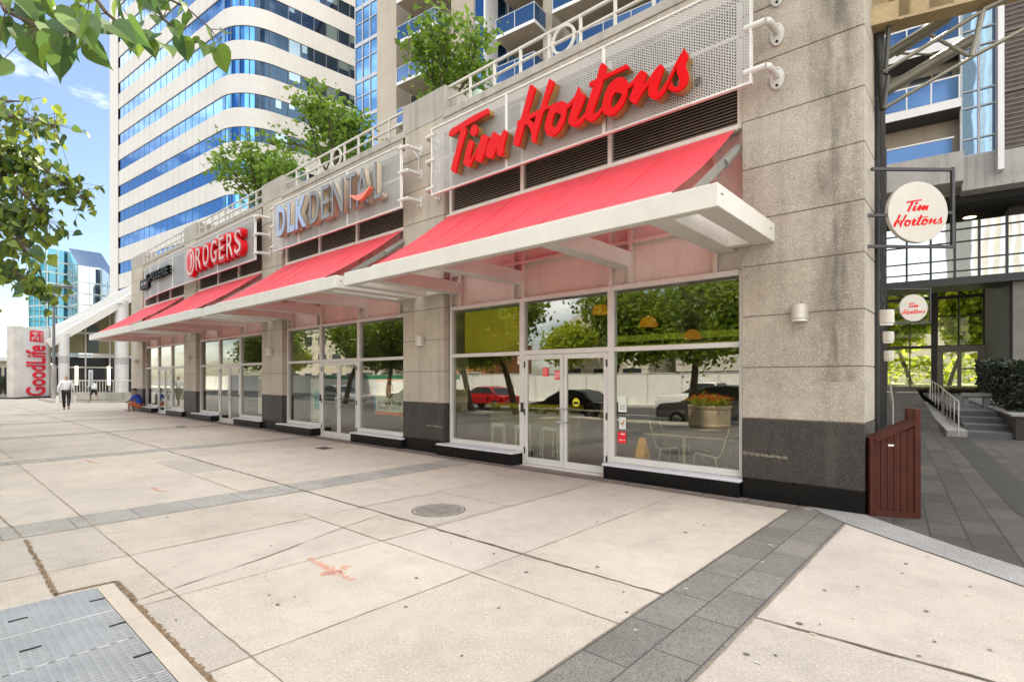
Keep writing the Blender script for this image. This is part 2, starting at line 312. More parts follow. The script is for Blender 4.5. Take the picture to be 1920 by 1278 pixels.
# cast slabs, each bay of concrete a little different in tone
m_slabs=[pm('slab tone %d'%i,tuple(c*f for c,f in zip((.455,.405,.355),ff)),.85,blot=.45,var=.10,scale=.6,speck=.5,sscale=80,speckcol=(.24,.20,.165),speck2=(.56,.50,.44),bump=.35,bscale=120) for i,ff in enumerate(((.90,.90,.91),(1.05,1.04,1.02),(.97,.96,.94)))]
xe=[1.5,-1.195,-1.842,-3.25,-4.57,-5.95,-7.44,-8.07,-10.2,-12.2,-13.8,-14.4,-16.4,-18.4,-19.72,-20.3,-22.3,-24.3,-25.7,-26.3,-28.3,-30.3,-31.7]; ye=[-3.2,1.33,3.15,3.8,7.24]
random.seed(2); gs=[MB(),MB(),MB()]
for a,b in zip(xe[:-1],xe[1:]):
    if a-b<.8: continue
    for c,d in zip(ye[:-1],ye[1:]):
        k=random.randrange(4)
        if k<3 and not (a>0 and d>5): gs[k].quad((b,c,.002),(a,c,.002),(a,min(d,4.4) if a>0 else d,.002),(b,d if a<0 else min(d,6.2),.002))
for k in range(3): gs[k].build('concrete_slab',m_slabs[k],side)
# paver strips laid across the sidewalk
g=MB()
for x0,x1 in ((-8.07,-7.44),(-14.40,-13.80),(-20.30,-19.72),(-26.3,-25.7),(-32.3,-31.7)): g.quad((x0,-3.2,.004),(x1,-3.2,.004),(x1,7.45,.004),(x0,7.45,.004))
g.build('skylit_paver_strip',m_strip_skylit,side)
g=MB(); g.quad((-1.842,-3.2,.004),(-1.195,-3.2,.004),(-1.195,7.45,.004),(-1.842,7.45,.004)); g.build('paver_strip',m_strip,side)
def wob(p,q,w,z,n=None,j=.3):
    """a thin uneven strip from p to q lying on the ground"""
    p,q=Vector(p),Vector(q); d=q-p; n=n or max(2,int(d.length/.12)); t=Vector((-d.y,d.x)).normalized(); vs=[];fs=[]
    for i in range(n+1):
        c=p+d*(i/n)+t*random.uniform(-1,1)*w*.25; h=w*.33*random.uniform(1-j,1+j)
        a,b=c+t*h,c-t*h; vs+=[(a.x,a.y,z),(b.x,b.y,z)]
        if i: fs.append((2*i-2,2*i-1,2*i+1,2*i))
    return vs,fs
g=MB()
xs=[-1.84,-8.07,-14.4,-20.3,-26.3,-32.3,-45]
def J(p,q,w=.014,z=.006,j=.5): g.add(*wob(p,q,w,z,j=j))
J((-1.84,1.33),(-45,1.33),.013); J((-1.84,3.15),(-6.2,3.15),.012); J((-8.07,3.15),(-12.0,3.17),.009)
for x in (-3.25,-4.57,-5.95): J((x,-.3),(x,7.35),.012)
for b in (-14.4,-20.3,-26.3,-32.3):
    for dx in (2.0,4.0): J((b+dx,1.33),(b+dx,7.3),.010)
J((-10.2,.6),(-7.4,.755),.03); J((-16,.9),(-10.2,.8),.03)
for p,q in (((-4.70,1.09),(-4.75,1.33)),((-4.75,1.33),(-4.96,2.17)),((-4.96,2.17),(-5.29,3.12)),((-5.29,3.12),(-5.45,3.75))): J(p,q,.016,j=.9)
for a,b in (((-5.995,3.79),(-5.86,5.07)),((-5.86,5.07),(-4.62,5.08)),((-4.62,5.08),(-4.62,3.77))): J(a,b,.011)
for x in (-1.845,-1.192,-8.075,-7.435,-13.795,-14.405): J((x,-.5),(x,7.4),.014)
J((-1.19,2.35),(-1.6,2.33),.01); J((-1.19,2.30),(1.2,2.28),.008)
g.build('joint',m_joint,side)
g=MB(); g.add(*wob((-1.84,3.795),(-13.8,3.80),.036,.0065,j=.6)); g.add(*wob((-1.19,3.86),(3,3.99),.03,.0065,j=.5)); g.add(*wob((-14.4,3.85),(-45,3.9),.03,.0065))
g.build('wide_joint',pm('old joint filler',(.13,.10,.07),.95,var=.4,scale=16),side)
g=MB()
for a,b,wd in (((-5.25,.72),(-7.3,.76),.045),((-5.2,.985),(-4.62,1.09),.0),((-4.74,1.075),(-2.6,1.075),.05),((-5.30,.71),(-5.27,1.09),.05),((-5.27,1.09),(-4.72,1.09),.05)):
    if wd: g.add(*wob(a,b,wd,.0068,j=.35,n=110))
g.build('dirty_joint',m_rust,side)
# gum spots and litter specks
g=MB()
gum=[atZ(x,y).xy for x,y in ((1508,1051),(1608,1100),(1699,1057),(1546,1107),(1537,1171),(1499,1169),(1752,1203),(1856,1219),(1723,1230),(1737,1146),(1820,1100),(1692,1075),(1739,1044),(866,1230),(960,1025),(781,1084),(846,1018),(926,1038),(987,1073),(1120,1063),(1169,1110),(1175,1148),(935,1140),(761,1138),(1120,978),(1140,954),(1131,962),(1213,912),(1163,929),(990,914),(1070,911),(508,1023),(505,1116),(552,1119),(330,1163),(250,1010),(1454,1229),(1400,1227),(1320,985),(1359,1003),(1285,998),(1307,981),(1338,974),(1433,969),(1375,1015),(694,920),(933,892),(884,915))]
random.seed(5)
for _ in range(60): gum.append(Vector((random.uniform(-12,1.2),random.uniform(1,7))))
for q in gum:
    r=random.uniform(.006,.0155); e=random.uniform(.6,1.6); a0=random.random()*6
    g.add([(q.x+r*math.cos(t*PI/5+a0)*e,q.y+r*math.sin(t*PI/5+a0),.0072) for t in range(10)],[tuple(range(10))])
g.build('gum_spot',m_gum,side)
g=MB()
for k in range(70):
    x,y=random.uniform(-8,.8),random.uniform(1.2,7.5); a=random.random()*3; l=random.uniform(.006,.02)
    g.box(x-l,x+l,y-.005,y+.005,.006,.010)
g.build('litter_speck',pm('pale litter',(.6,.56,.45),.8),side)
# faded orange survey paint
mo=pm('orange survey paint',(.78,.32,.21),.8,var=.1); t=mo.node_tree; out=t.nodes['Material Output']; b=t.nodes['Principled BSDF']
n=N(t,'ShaderNodeTexNoise'); n.inputs['Scale'].default_value=38; n.inputs['Detail'].default_value=6; geo=N(t,'ShaderNodeNewGeometry'); t.links.new(geo.outputs['Position'],n.inputs[0]); r=N(t,'ShaderNodeValToRGB'); r.color_ramp.elements[0].position=.34; r.color_ramp.elements[1].position=.72
t.links.new(n.outputs[0],r.inputs[0]); tr=N(t,'ShaderNodeBsdfTransparent'); ms=N(t,'ShaderNodeMixShader'); t.links.new(r.outputs[0],ms.inputs[0]); t.links.new(tr.outputs[0],ms.inputs[1]); t.links.new(b.outputs[0],ms.inputs[2]); t.links.new(ms.outputs[0],out.inputs[0])
g=MB()
for px in (((576,1046),(610,1062),(640,1078),(660,1088)),((600,1078),(625,1074),(650,1062),(655,1060)),((612,1066),(618,1078),(640,1072)),((284,914),(300,920),(313,922)),((160,862),(175,867),(190,868))):
    pts=[atZ(x,y).xy for x,y in px]
    for a,b2 in zip(pts[:-1],pts[1:]): g.add(*wob(a,b2,.085,.0078,n=5,j=.4))
g.build('orange_paint_mark',mo,side)
# brown border along the shop fronts and pale granite band at the corner
g=MB(); g.quad((-8.8,7.24,.0045),(-1.72,7.27,.0045),(-1.72,7.6,.0045),(-8.8,7.6,.0045)); g.quad((-34,7.28,.0042),(-8.8,7.28,.0042),(-8.8,7.6,.0042),(-34,7.6,.0042))
g.build('border_strip',bricks('brown border paver',(.21,.18,.155),(.18,.155,.135),(.06,.05,.045),.6,.35),side)
g=MB(); g.add([(-1.74,7.62,.009),(-1.175,7.0,.009),(-.28,6.27,.009),(.22,5.83,.009),(3,3.4,.009),(3,4.0,.009),(.30,6.33,.009),(-.2,6.75,.009),(-1.0,7.5,.009),(-1.1,7.62,.009)],[tuple(range(10))])
g.build('granite_band',m_lite,side)
# ================================================================ passage paving, ramp and steps
E2=Vector((-.1063,.9943,0)); E1=Vector((.9943,.1063,0)); PA=Vector((-1.1,8.0,0))
def ps(u,v,z=0): return PA+E1*u+E2*v+Vector((0,0,z))
g=MB(); g.add([(-1.1,7.6,.006),(-1.0,7.5,.006),(-.2,6.75,.006),(.3,6.33,.006),(3,4,.006),(14,2,.006),tuple(ps(14,11.3,.006)),tuple(ps(0,11.3,.006))],[tuple(range(8))])
pas=struct(g.build('passage_paving',m_pave))
g=MB(); a,b,c2,d=ps(0,11.3,.006),ps(1.45,11.3,.006),ps(1.45,40,1.05),ps(-1.5,40,1.05); g.add([a,b,c2,d],[(0,1,2,3)]); struct(g.build('ramp',m_pave))
g=MB()
for k in range(4):
    v0=11.3+.9*k; v1=11.3+.9*(k+1) if k<3 else 12.5+.9*3
    g.prism([ps(1.9,v0).xy,ps(9,v0).xy,ps(9,v1+.05 if k<3 else 40).xy,ps(1.9,v1+.05 if k<3 else 40).xy],0 if k==0 else .15*k+.002,.15*(k+1)+(.45 if k==3 else 0)*0)
struct(g.build('steps',pm('step stone',(.11,.11,.12),.8,speck=.4)))
g=MB(); g.quad(ps(1.45,.7,.010),ps(1.9,.7,.010),ps(1.9,11.3,.010),ps(1.45,11.3,.010)); g.build('dark_stone_strip',m_dkstrip,pas)
g=MB(); g.prism([ps(1.45,11.2).xy,ps(1.9,11.2).xy,ps(1.9,40).xy,ps(1.45,40).xy],0,.18); struct(g.build('ramp_kerb',m_lite))
# ================================================================ the shop building
bld=thing('shop_building','cream concrete shop building with granite based piers, glass shop fronts and roof terrace','building',(-17,7.62,0))
piers=[(-2.53,-1.10,8.6),(-10.20,-8.77,7.3),(-17.80,-16.37,7.3),(-25.40,-23.97,7.3),(-33.6,-31.55,7.3)]
JZ=[1.10,1.79,2.485,3.17,3.80,4.50,5.17,5.91,6.62,7.30]
for i,(x0,x1,top) in enumerate(piers):
    g=MB(); zs=[z for z in JZ if z<top-.1]+[top]
    for a,b in zip(zs[:-1],zs[1:]): g.box(x0,x1,P,8.36,a+.006,b-.006)
    pr=g.build('pier',m_conc if i==0 else m_concs,bld,bevel=.006)
    g=MB()
    g.box(x0+.012,x1-.012,P+.012,8.35,.25,top-.01); g.build('pier_core',m_joint,pr)
    g=MB(); g.box(x0-.002,x1+.003,P-.003,8.362,.285,1.094); g.build('granite_base',m_gran,pr,bevel=.004)
    g=MB(); g.box(x0-.0,x1+.006,P-.012,8.37,-.02,.28); g.build('black_plinth',m_blk,pr,bevel=.004)
m_stain=pm('drip stain',(.06,.05,.04),.9)
t=m_stain.node_tree; out=t.nodes['Material Output']; b=t.nodes['Principled BSDF']; g2=N(t,'ShaderNodeTexCoord'); mp=N(t,'ShaderNodeMapping'); mp.inputs['Scale'].default_value=(5,5,1.1)
n=N(t,'ShaderNodeTexNoise'); n.inputs['Scale'].default_value=1.3; n.inputs['Detail'].default_value=7; geo=N(t,'ShaderNodeNewGeometry'); t.links.new(geo.outputs['Position'],mp.inputs[0]); t.links.new(mp.outputs[0],n.inputs[0]); sp=N(t,'ShaderNodeSeparateXYZ'); t.links.new(g2.outputs['Generated'],sp.inputs[0])
r1=N(t,'ShaderNodeValToRGB'); e=r1.color_ramp.elements; e[0].position=0; e[0].color=(0,0,0,1); e[1].position=1; e[1].color=(0,0,0,1); k=e.new(.55); k.color=(1,1,1,1)
t.links.new(sp.outputs[0],r1.inputs[0]); r2=N(t,'ShaderNodeMapRange'); r2.inputs[1].default_value=.36; r2.inputs[2].default_value=.72; t.links.new(n.outputs[0],r2.inputs[0])
q=N(t,'ShaderNodeMath',operation='MULTIPLY'); t.links.new(r1.outputs[0],q.inputs[0]); t.links.new(r2.outputs[0],q.inputs[1]); q2=N(t,'ShaderNodeMath',operation='MULTIPLY'); t.links.new(q.outputs[0],q2.inputs[0]); q2.inputs[1].default_value=.62; q=q2
tr=N(t,'ShaderNodeBsdfTransparent'); ms=N(t,'ShaderNodeMixShader'); t.links.new(q.outputs[0],ms.inputs[0]); t.links.new(tr.outputs[0],ms.inputs[1]); t.links.new(b.outputs[0],ms.inputs[2]); t.links.new(ms.outputs[0],out.inputs[0])
g=MB(); g.quad((-1.72,P-.004,1.6),(-1.13,P-.004,1.6),(-1.13,P-.004,8.5),(-1.72,P-.004,8.5)); g.build('drip_stain',m_stain,bld)
m_scr=pm('scrape mark',(.34,.29,.23),.9,var=.3,scale=30); m_scr.node_tree.nodes['Principled BSDF'].inputs['Alpha'].default_value=.55
for x0,x1,z in ((-2.52,-1.95,.62),(-9.35,-8.80,.60)):
    g=MB(); g.add(*[([(v[0],P-.006,v[1]) for v in vs],fs) for vs,fs in [wob((x0,z),(x1,z-.02),.05,0,n=60,j=.5)]][0]); g.build('scrape_mark',m_scr,bld)
# upper walls, parapet, roof terrace and carcass
g=MB()
for k in range(4):
    xa,xb=-8.77-PITCH*k,-2.53-PITCH*k
    if k==3: xa=-31.55
    g.box(xa,xb,7.74,8.2,6.9,7.24); g.box(xa,xb,7.62,8.2,6.93,7.235)
g.build('upper_wall',m_conc,bld)
g=MB()
for k in range(4):
    xa=-8.77-PITCH*k if k<3 else -31.55
    g.box(xa,-2.53-PITCH*k,7.60,8.3,7.24,7.40)
g.build('parapet_cap',m_cap,bld,bevel=.01)
g=MB(); g.prism([(-33.6,8.3),(-1.25,8.3),(-2.75,21.8),(-33.6,21.8)],7.0,7.2); g.build('roof_deck',m_cap,bld)
g=MB(); g.box(-33.55,-1.35,8.36,8.5,3.35,7.0); g.build('inner_wall',m_pan,bld)
# side wall on the passage
g=MB()
for k in range(10):
    v0,v1=.38+1.5*k,.38+1.5*(k+1)
    for z0,z1 in ((1.10,2.49),(2.49,3.8),(3.8,5.2),(5.2,7.3)): g.prism([ps(-.5,v0+.01).xy,ps(-.02-(.12 if k%2 else 0),v0+.01).xy,ps(-.02-(.12 if k%2 else 0),v1-.01).xy,ps(-.5,v1-.01).xy],z0+.008,z1-.008)
g.build('side_wall',m_concs,bld)
g=MB(); g.prism([ps(-.5,.37).xy,ps(.0,.37).xy,ps(.0,15.4).xy,ps(-.5,15.4).xy],0,1.09); g.build('side_base',m_gran,bld)
g=MB()
for v in (.62,1.0,1.5,2.9,4.4,6,8,11): g.prism([ps(-.04,v).xy,ps(.075,v).xy,ps(.075,v+.10).xy,ps(-.04,v+.10).xy],0,8.4)
for z in (3.3,4.6,6.4): g.prism([ps(-.04,.62).xy,ps(.06,.62).xy,ps(.06,11).xy,ps(-.04,11).xy],z,z+.1)
g.build('dark_mullion',m_dkmetal,bld)
# interiors
m_fl=pm('shop floor',(.06,.045,.035),.5,var=.1); m_in=[pm('coffee shop wall',(.11,.075,.045),.7,var=.1),pm('clinic wall',(.38,.37,.34),.7),pm('phone shop wall',(.30,.29,.28),.7),pm('far shop wall',(.30,.25,.2),.7)]
g=MB(); g.box(-33.4,-2.2,7.9,15.2,-.02,.03); g.build('shop_floor',m_fl,bld)
g=MB(); g.box(-33.4,-2.2,7.95,15.2,3.22,3.3); g.build('shop_ceiling',pm('shop ceiling',(.22,.2,.18),.8),bld)
for k in range(4):
    g=MB(); xa,xb=-9.45-PITCH*k,-2.35-PITCH*k
    g.box(xa,xb,14.8,15,.03,3.2); g.box(xa-.05,xa+.05,8.4,15,.03,3.2); g.box(xb-.05,xb+.05,8.4,15,.03,3.2); g.build('shop_wall',m_in[k],bld)
def bay(k):
    o=-PITCH*k; X=lambda v:v+o; gl=m_glass if k<2 else m_glass2
    # shop window frames: left light, right light, transom row
    for xa,xb in ((-8.72,-6.64),(-4.72,-2.54)):
        f=MB()
        f.box(X(xa),X(xa+.075),7.75,7.87,.25,3.175); f.box(X(xb-.075),X(xb),7.75,7.87,.25,3.175)
        f.box(X(xa+.075),X(xb-.075),7.752,7.868,.25,.345); f.box(X(xa+.075),X(xb-.075),7.748,7.868,2.085,2.16); f.box(X(xa+.075),X(xb-.075),7.745,7.868,3.10,3.18)
        win=f.build('window',m_alu,bld,bevel=.004)
        p=MB(); p.box(X(xa+.075),X(xb-.075),7.806,7.814,.345,2.085); p.box(X(xa+.075),X(xb-.075),7.806,7.814,2.16,3.10); p.build('pane',gl,win)
        p=MB(); y0=7.44 if xa<-7 else 7.50
        p.box(X(xa-(.1 if xa<-7 else -.0)),X(xb+(.0 if xa<-7 else .02)),y0,7.76,.213,.248); p.build('sill',m_sill,win,bevel=.008)
        p=MB(); p.box(X(xa-(.1 if xa<-7 else -.02)),X(xb-(.02 if xa<-7 else -.0)),y0+.02,7.86,-.02,.212); p.build('plinth',m_blk,win,bevel=.004)
    f=MB(); f.box(X(-6.64),X(-4.72),7.748,7.868,2.085,2.17); f.box(X(-6.64),X(-4.72),7.745,7.868,3.10,3.18); f.box(X(-6.64),X(-6.60),7.75,7.87,0,3.1); f.box(X(-4.76),X(-4.72),7.75,7.87,0,3.1); f.box(X(-6.6),X(-4.76),7.70,7.87,-.01,.025)
    tw=f.build('door_frame',m_alu,bld,bevel=.004); p=MB(); p.box(X(-6.60),X(-4.76),7.806,7.814,2.17,3.10); p.build('pane',gl,tw)
    for x0,x1,hx,s in ((-6.595,-5.685,-5.78,-1),(-5.675,-4.765,-5.58,1)):
        d=MB(); st=.075
        d.box(X(x0),X(x0+st),7.755,7.80,.03,2.08); d.box(X(x1-st),X(x1),7.755,7.80,.03,2.08); d.box(X(x0+st),X(x1-st),7.757,7.798,.03,.15); d.box(X(x0+st),X(x1-st),7.757,7.798,1.99,2.08)
        dr=d.build('door',m_alu,bld,bevel=.004)
        p=MB(); p.box(X(x0+st),X(x1-st),7.774,7.782,.15,1.99); p.build('pane',gl,dr)
        p=MB(); hx=X(hx); hy=7.70
        p.path([(hx,7.76,.86),(hx,hy,.86),(hx+s*-.10,hy-.02,.86),(hx+s*-.10,hy-.02,1.10),(hx,hy,1.10),(hx,7.76,1.10)],.011); p.build('handle',m_steel,dr)
        p=MB(); p.box(X(x0+st),X(x1-st),7.80,7.83,1.075,1.095); p.build('push_bar',m_steel,dr)
        p=MB(); ex=X(x0+.01 if s<0 else x1-.01)
        for z in (.28,1.0,1.9): p.box(ex-.012,ex+.012,7.738,7.756,z-.06,z+.06)
        p.build('hinge',m_dkmetal,dr)
    # cream panels with fins between transom and louvres
    p=MB(); p.box(X(-8.74),X(-2.54),7.85,7.95,3.18,5.2); p.build('fascia_panel',m_pan,bld)
    p=MB()
    for x in (-8.70,-8.42,-6.90,-6.64,-4.72,-4.35,-2.96,-2.58): p.box(X(x-.03),X(x+.03),7.76,7.86,3.18,5.2)
    p.box(X(-8.74),X(-2.54),7.758,7.862,3.83,3.89); p.build('fin',m_pan,bld)
    # louvres
    f=MB()
    for x in (-8.62,-6.60,-4.68,-2.58): f.box(X(x-.035),X(x+.035),7.68,7.80,5.20,6.9)
    f.box(X(-8.65),X(-2.55),7.675,7.80,5.13,5.20)
    lv=f.build('louvre_frame',m_can,bld,bevel=.003)
    s=MB()
    for i in range(36):
        z=5.22+.047*i
        for x0,x1 in ((-8.585,-6.635),(-6.565,-4.715),(-4.645,-2.615)):
            a=[(X(x0),7.70,z),(X(x1),7.70,z),(X(x1),7.75,z+.040),(X(x0),7.75,z+.040)]; s.add(a,[(0,1,2,3)])
    s.build('slat',m_louv,lv); s=MB(); s.box(X(-8.62),X(-2.58),7.77,7.80,5.2,6.9); s.build('louvre_back',m_lback,lv)
for k in range(4): bay(k)
# ================================================================ awnings on steel canopies
can=[('red fabric awning on a cream steel canopy over the nearest coffee shop front','nearest'),('red fabric awning on a cream steel canopy over the dental clinic front',''),('red fabric awning on a cream canopy below the big red phone shop letters',''),('farthest pink looking awning at the left end of the shop row','')]
def canopy():
    t=thing('awning',can[0][0],'awning',(-5.75,7.62,3.45),'awnings along the shop row')
    f=MB(); f.box(-9.40,-2.105,5.608,5.75,3.45,3.702); f.build('fascia_beam',m_can,t,bevel=.008)
    for x0,x1 in ((-2.381,-2.107),(-2.965,-2.675),(-4.595,-4.33),(-6.90,-6.66),(-8.70,-8.44),(-9.398,-9.14)):
        b=MB(); e=7.615 if x0 in (-2.381,-9.398) else 7.84
        b.box(x0,x1,5.75,e,3.452,3.70); b.build('bracket_beam',m_can,t,bevel=.006)
    for a_,b_ in ((-2.675,-2.381),(-9.14,-8.70)): b=MB(); b.box(a_,b_,7.46,7.61,3.454,3.698); b.build('cross_piece',m_can,t,bevel=.005)
    # bolt heads on the end face
    b=MB()
    for y,z in ((5.70,3.60),(5.73,3.60),(7.42,3.59)): b.tube((-2.107,y,z),(-2.098,y,z),.010,.008,8)
    b.build('bolt',m_dkmetal,t)
    n=20; vs=[]; fs=[]
    for i in range(n+1):
        q=i/n; y=5.64+(7.70-5.64)*q; z=3.712+(5.15-3.712)*q-.05*math.sin(PI*q)
        xa=-8.46+(-8.70+8.46)*q; xb=-2.655+(-2.64+2.655)*q
        for j in range(37):
            u=j/36; vs.append((xa+(xb-xa)*u,y,z-.018*abs(math.sin(u*PI*6))*math.sin(PI*q)+.008*math.sin(u*9+q*4)))
        if i:
            for j in range(36): a=(i-1)*37+j; fs.append((a,a+1,a+38,a+37))
    fb=MB(); fb.add(vs,fs); fb.build('fabric',m_awn,t,smooth=True)
    for q in range(1,6): b=MB(); u=q/6; b.path([(-8.46+5.805*u+(-.24+.255*u)*s_,5.64+2.06*s_,3.718+1.438*s_-.05*math.sin(PI*s_)) for s_ in [i/8 for i in range(9)]],.0045,5); b.build('seam',pm('awning seam',(.85,.035,.06),.6),t)
    b=MB(); b.tube((-8.75,7.69,5.14),(-2.6,7.69,5.14),.028,.028,10); b.tube((-8.47,5.64,3.715),(-2.64,5.64,3.715),.014,.014,8); b.build('roller',m_can,t)
    for x in (-2.60,-8.72): b=MB(); b.bar((x,7.66,4.86),(x,5.95,3.70),.05,.10); b.tube((x,7.66,4.86),(x,7.10,4.46),.055,.07,10); b.build('support_arm',pm('grey steel arm',(.22,.22,.20),.5),t)
    return t
cn=canopy()
for k in range(1,4): copy_tree(cn,loc=Vector(cn.location)-Vector((PITCH*k,0,0)),label=can[k][0])
# ================================================================ perforated sign panels on pipe brackets
def bracket_mb(x,z,s):
    """pipe from the panel edge back to the pier, with an oval flange; s=+1 pipe leaves to the right"""
    b=MB(); b.path([(x-.10*s,7.27,z),(x+.16*s,7.27,z),(x+.20*s,7.31,z),(x+.21*s,7.60,z)],.045,12)
    c=Vector((x+.21*s,7.60,z-.03)); n=18; pts=[(c.x+.085*math.cos(2*PI*i/n),c.z+.15*math.sin(2*PI*i/n)) for i in range(n)]
    b.add([(p[0],7.592,p[1]) for p in pts]+[(p[0],7.618,p[1]) for p in pts],[tuple(range(n)),*[((i+1)%n,i,n+i,n+(i+1)%n) for i in range(n)]])
    return b
def sign_panel(name,label,x0,x1,z0,z1,mull,mat,brk,curve=None):
    t=thing(name,label,'sign',((x0+x1)/2,7.25,z0))
    Y=lambda x:7.25+(curve(x) if curve else 0)
    g=MB(); n=24 if curve else 1
    for i in range(n):
        a=x0+(x1-x0)*i/n; b=x0+(x1-x0)*(i+1)/n; g.quad((a,Y(a),z0),(b,Y(b),z0),(b,Y(b),z1),(a,Y(a),z1))
    g.build('perforated_sheet',mat,t)
    f=MB()
    for i in range(n):
        a=x0+(x1-x0)*i/n; b=x0+(x1-x0)*(i+1)/n
        f.bar((a,Y(a)+.02,z0+.012),(b,Y(b)+.02,z0+.012),.06,.03); f.bar((a,Y(a)+.02,z1-.012),(b,Y(b)+.02,z1-.012),.06,.03)
    for x in (x0+.014,x1-.014): f.box(x-.015,x+.015,Y(x)-.012,Y(x)+.055,z0+.027,z1-.027)
    for x in mull: f.box(x-.03,x+.03,Y(x)-.006,Y(x)+.02,z0+.027,z1-.027)
    f.bar((x0+.03,Y(x0)+.045,(z0+z1)/2),((x1-.03),Y(x1)+.045,(z0+z1)/2),.03,.05) if not curve else None
    f.build('panel_frame',m_frame,t)
    if brk:
        for z in brk:
            for x,s in ((x0,-1),(x1,1)):
                if curve and s<0: continue
                b=bracket_mb(x,z,s); o=b.build('pipe_bracket',m_alu,t,smooth=True)
                h=MB(); h.tube((x+.21*s,7.59,z-.13),(x+.21*s,7.586,z-.13),.02,.02,8); h.tube((x+.21*s,7.59,z+.075),(x+.21*s,7.586,z+.075),.016,.016,8); h.build('bolt_hole',m_hole,o)
    return t
S1=sign_panel('perforated_sign','pale perforated sign panel carrying the large red script letters',-8.73,-2.285,5.48,6.88,(-6.60,-4.52),m_perf,(5.64,6.22,6.74))
S2=sign_panel('perforated_sign','perforated sign panel with thin silver letters reading dental and a coral smile',-16.15,-9.78,5.45,6.86,(-14.55,-12.0),m_perf,(5.62,6.24,6.78))
cv=lambda x: .22*max(0,(-24.6-x)/6)**2
S3=sign_panel('perforated_sign','long grey sign panel with white and red letters and a small dark sign',-30.6,-17.45,5.42,6.86,(-20.6,-23.2,-25.6,-27.8,-29.3),m_perf2,(5.62,6.22,6.78),cv)
# script letters traced in the plane of their faces
def trc(pts,ox,oy,s,Y=7.045): return [(round(v.x,4),round(v.z,4)) for v in (atY(ox+a/s,oy+b/s,Y) for a,b in pts)]
A=(830,190,8.521); B=(950,130,7.989); C3=(1090,80,7.1)
LET={
'T':[trc([(105,555),(103,525),(122,468),(230,390),(330,328),(430,265),(520,215),(620,165),(718,118),(728,160),(735,195),(640,245),(560,290),(450,352),(355,408),(378,470),(360,540),(320,680),(275,840),(240,980),(205,1150),(165,1128),(130,1085),(150,1010),(190,860),(235,690),(265,570),(290,455),(220,505),(150,550)],*A)],
'i':[trc([(500+58*math.cos(a)+12*math.sin(a),465-92*math.sin(a)) for a in [k*PI/6 for k in range(12)]],*A)],
'm':[trc([(412,640),(432,612),(462,622),(492,662),(475,740),(445,850),(425,945),(470,890),(530,775),(590,650),(625,545),(650,530),(690,545),(735,570),(715,640),(700,700),(680,770),(720,690),(750,620),(780,540),(812,488),(850,510),(905,550),(890,620),(880,660),(920,560),(950,500),(985,452),(1030,500),(1010,570),(985,660),(968,760),(972,800),(950,850),(922,880),(885,860),(862,800),(872,710),(845,790),(815,860),(790,915),(740,905),(680,865),(700,790),(722,715),(680,800),(650,880),(612,975),(560,960),(513,930),(530,860),(560,765),(520,850),(470,960),(430,1045),(385,1040),(325,990),(340,920),(375,770)],*A)],
'H':[trc([(350,240),(385,240),(430,290),(410,360),(370,490),(325,640),(330,690),(400,650),(460,622),(500,590),(525,510),(570,370),(615,215),(640,145),(675,165),(712,192),(690,270),(640,400),(595,530),(600,560),(670,545),(640,580),(575,610),(545,650),(520,730),(480,880),(440,1030),(430,1110),(400,1095),(370,1070),(375,980),(360,920),(330,850),(280,815),(265,840),(245,920),(215,1030),(180,1155),(150,1150),(105,1120),(105,1080),(125,980),(160,820),(150,790),(210,750),(240,640),(285,490),(320,340)],*B),trc([(335,750),(445,690),(412,828),(392,800)],*B)],
'o':[trc([(665,548),(720,512),(800,485),(850,482),(880,505),(890,560),(890,640),(870,740),(830,850),(770,940),(700,995),(640,1000),(595,960),(570,880),(580,790),(610,690),(640,610)],*B),trc([(750,640),(780,662),(825,675),(800,740),(770,800),(735,868),(690,870),(675,820),(690,740),(715,670)],*B)],
'r':[trc([(880,600),(895,545),(950,480),(1010,415),(1045,340),(1072,262),(1092,305),(1115,358),(1150,370),(1180,395),(1160,470),(1110,590),(1060,700),(1042,750),(1090,738),(1160,670),(1205,600),(1185,690),(1130,790),(1060,850),(1000,855),(945,830),(925,780),(940,690),(975,580),(1015,450),(975,520),(925,575)],*B)],
't':[trc([(260,290),(285,272),(335,318),(320,380),(312,428),(400,390),(500,340),(605,290),(630,335),(520,385),(400,440),(290,500),(265,600),(220,740),(170,880),(147,945),(190,945),(250,890),(285,830),(275,900),(230,970),(160,1040),(110,1050),(65,1020),(50,970),(60,900),(100,770),(150,610),(165,570),(110,585),(100,560),(135,520),(200,490),(225,400)],*C3)],
'ou':[trc([(445,490),(500,465),(560,470),(600,510),(615,570),(612,650),(580,770),(520,870),(440,950),(370,970),(310,950),(280,890),(285,800),(310,700),(350,600),(400,530)],*C3),trc([(455,655),(480,660),(540,675),(530,720),(490,790),(440,850),(400,865),(385,830),(400,750),(430,685)],*C3)],
'n':[trc([(605,618),(618,568),(680,510),(730,450),(770,395),(808,370),(868,412),(850,470),(812,590),(850,545),(900,480),(950,405),(1000,340),(1050,288),(1095,335),(1070,420),(1020,570),(1003,650),(1030,660),(1080,600),(1130,520),(1160,490),(1140,580),(1080,690),(1010,748),(960,748),(910,720),(888,660),(895,590),(908,535),(860,600),(790,700),(720,822),(680,800),(635,750),(655,690),(690,605),(714,528),(665,582)],*C3)],
's':[trc([(1128,572),(1170,450),(1230,330),(1290,210),(1340,140),(1368,80),(1390,130),(1415,165),(1410,210),(1385,265),(1385,330),(1405,380),(1420,450),(1410,520),(1370,590),(1310,635),(1250,650),(1200,640),(1150,612),(1172,570),(1200,522),(1215,570),(1250,600),(1290,580),(1305,540),(1300,470),(1275,400),(1270,345),(1272,305),(1235,390),(1190,480),(1155,560)],*C3)]}
NM={'ou':'o'}
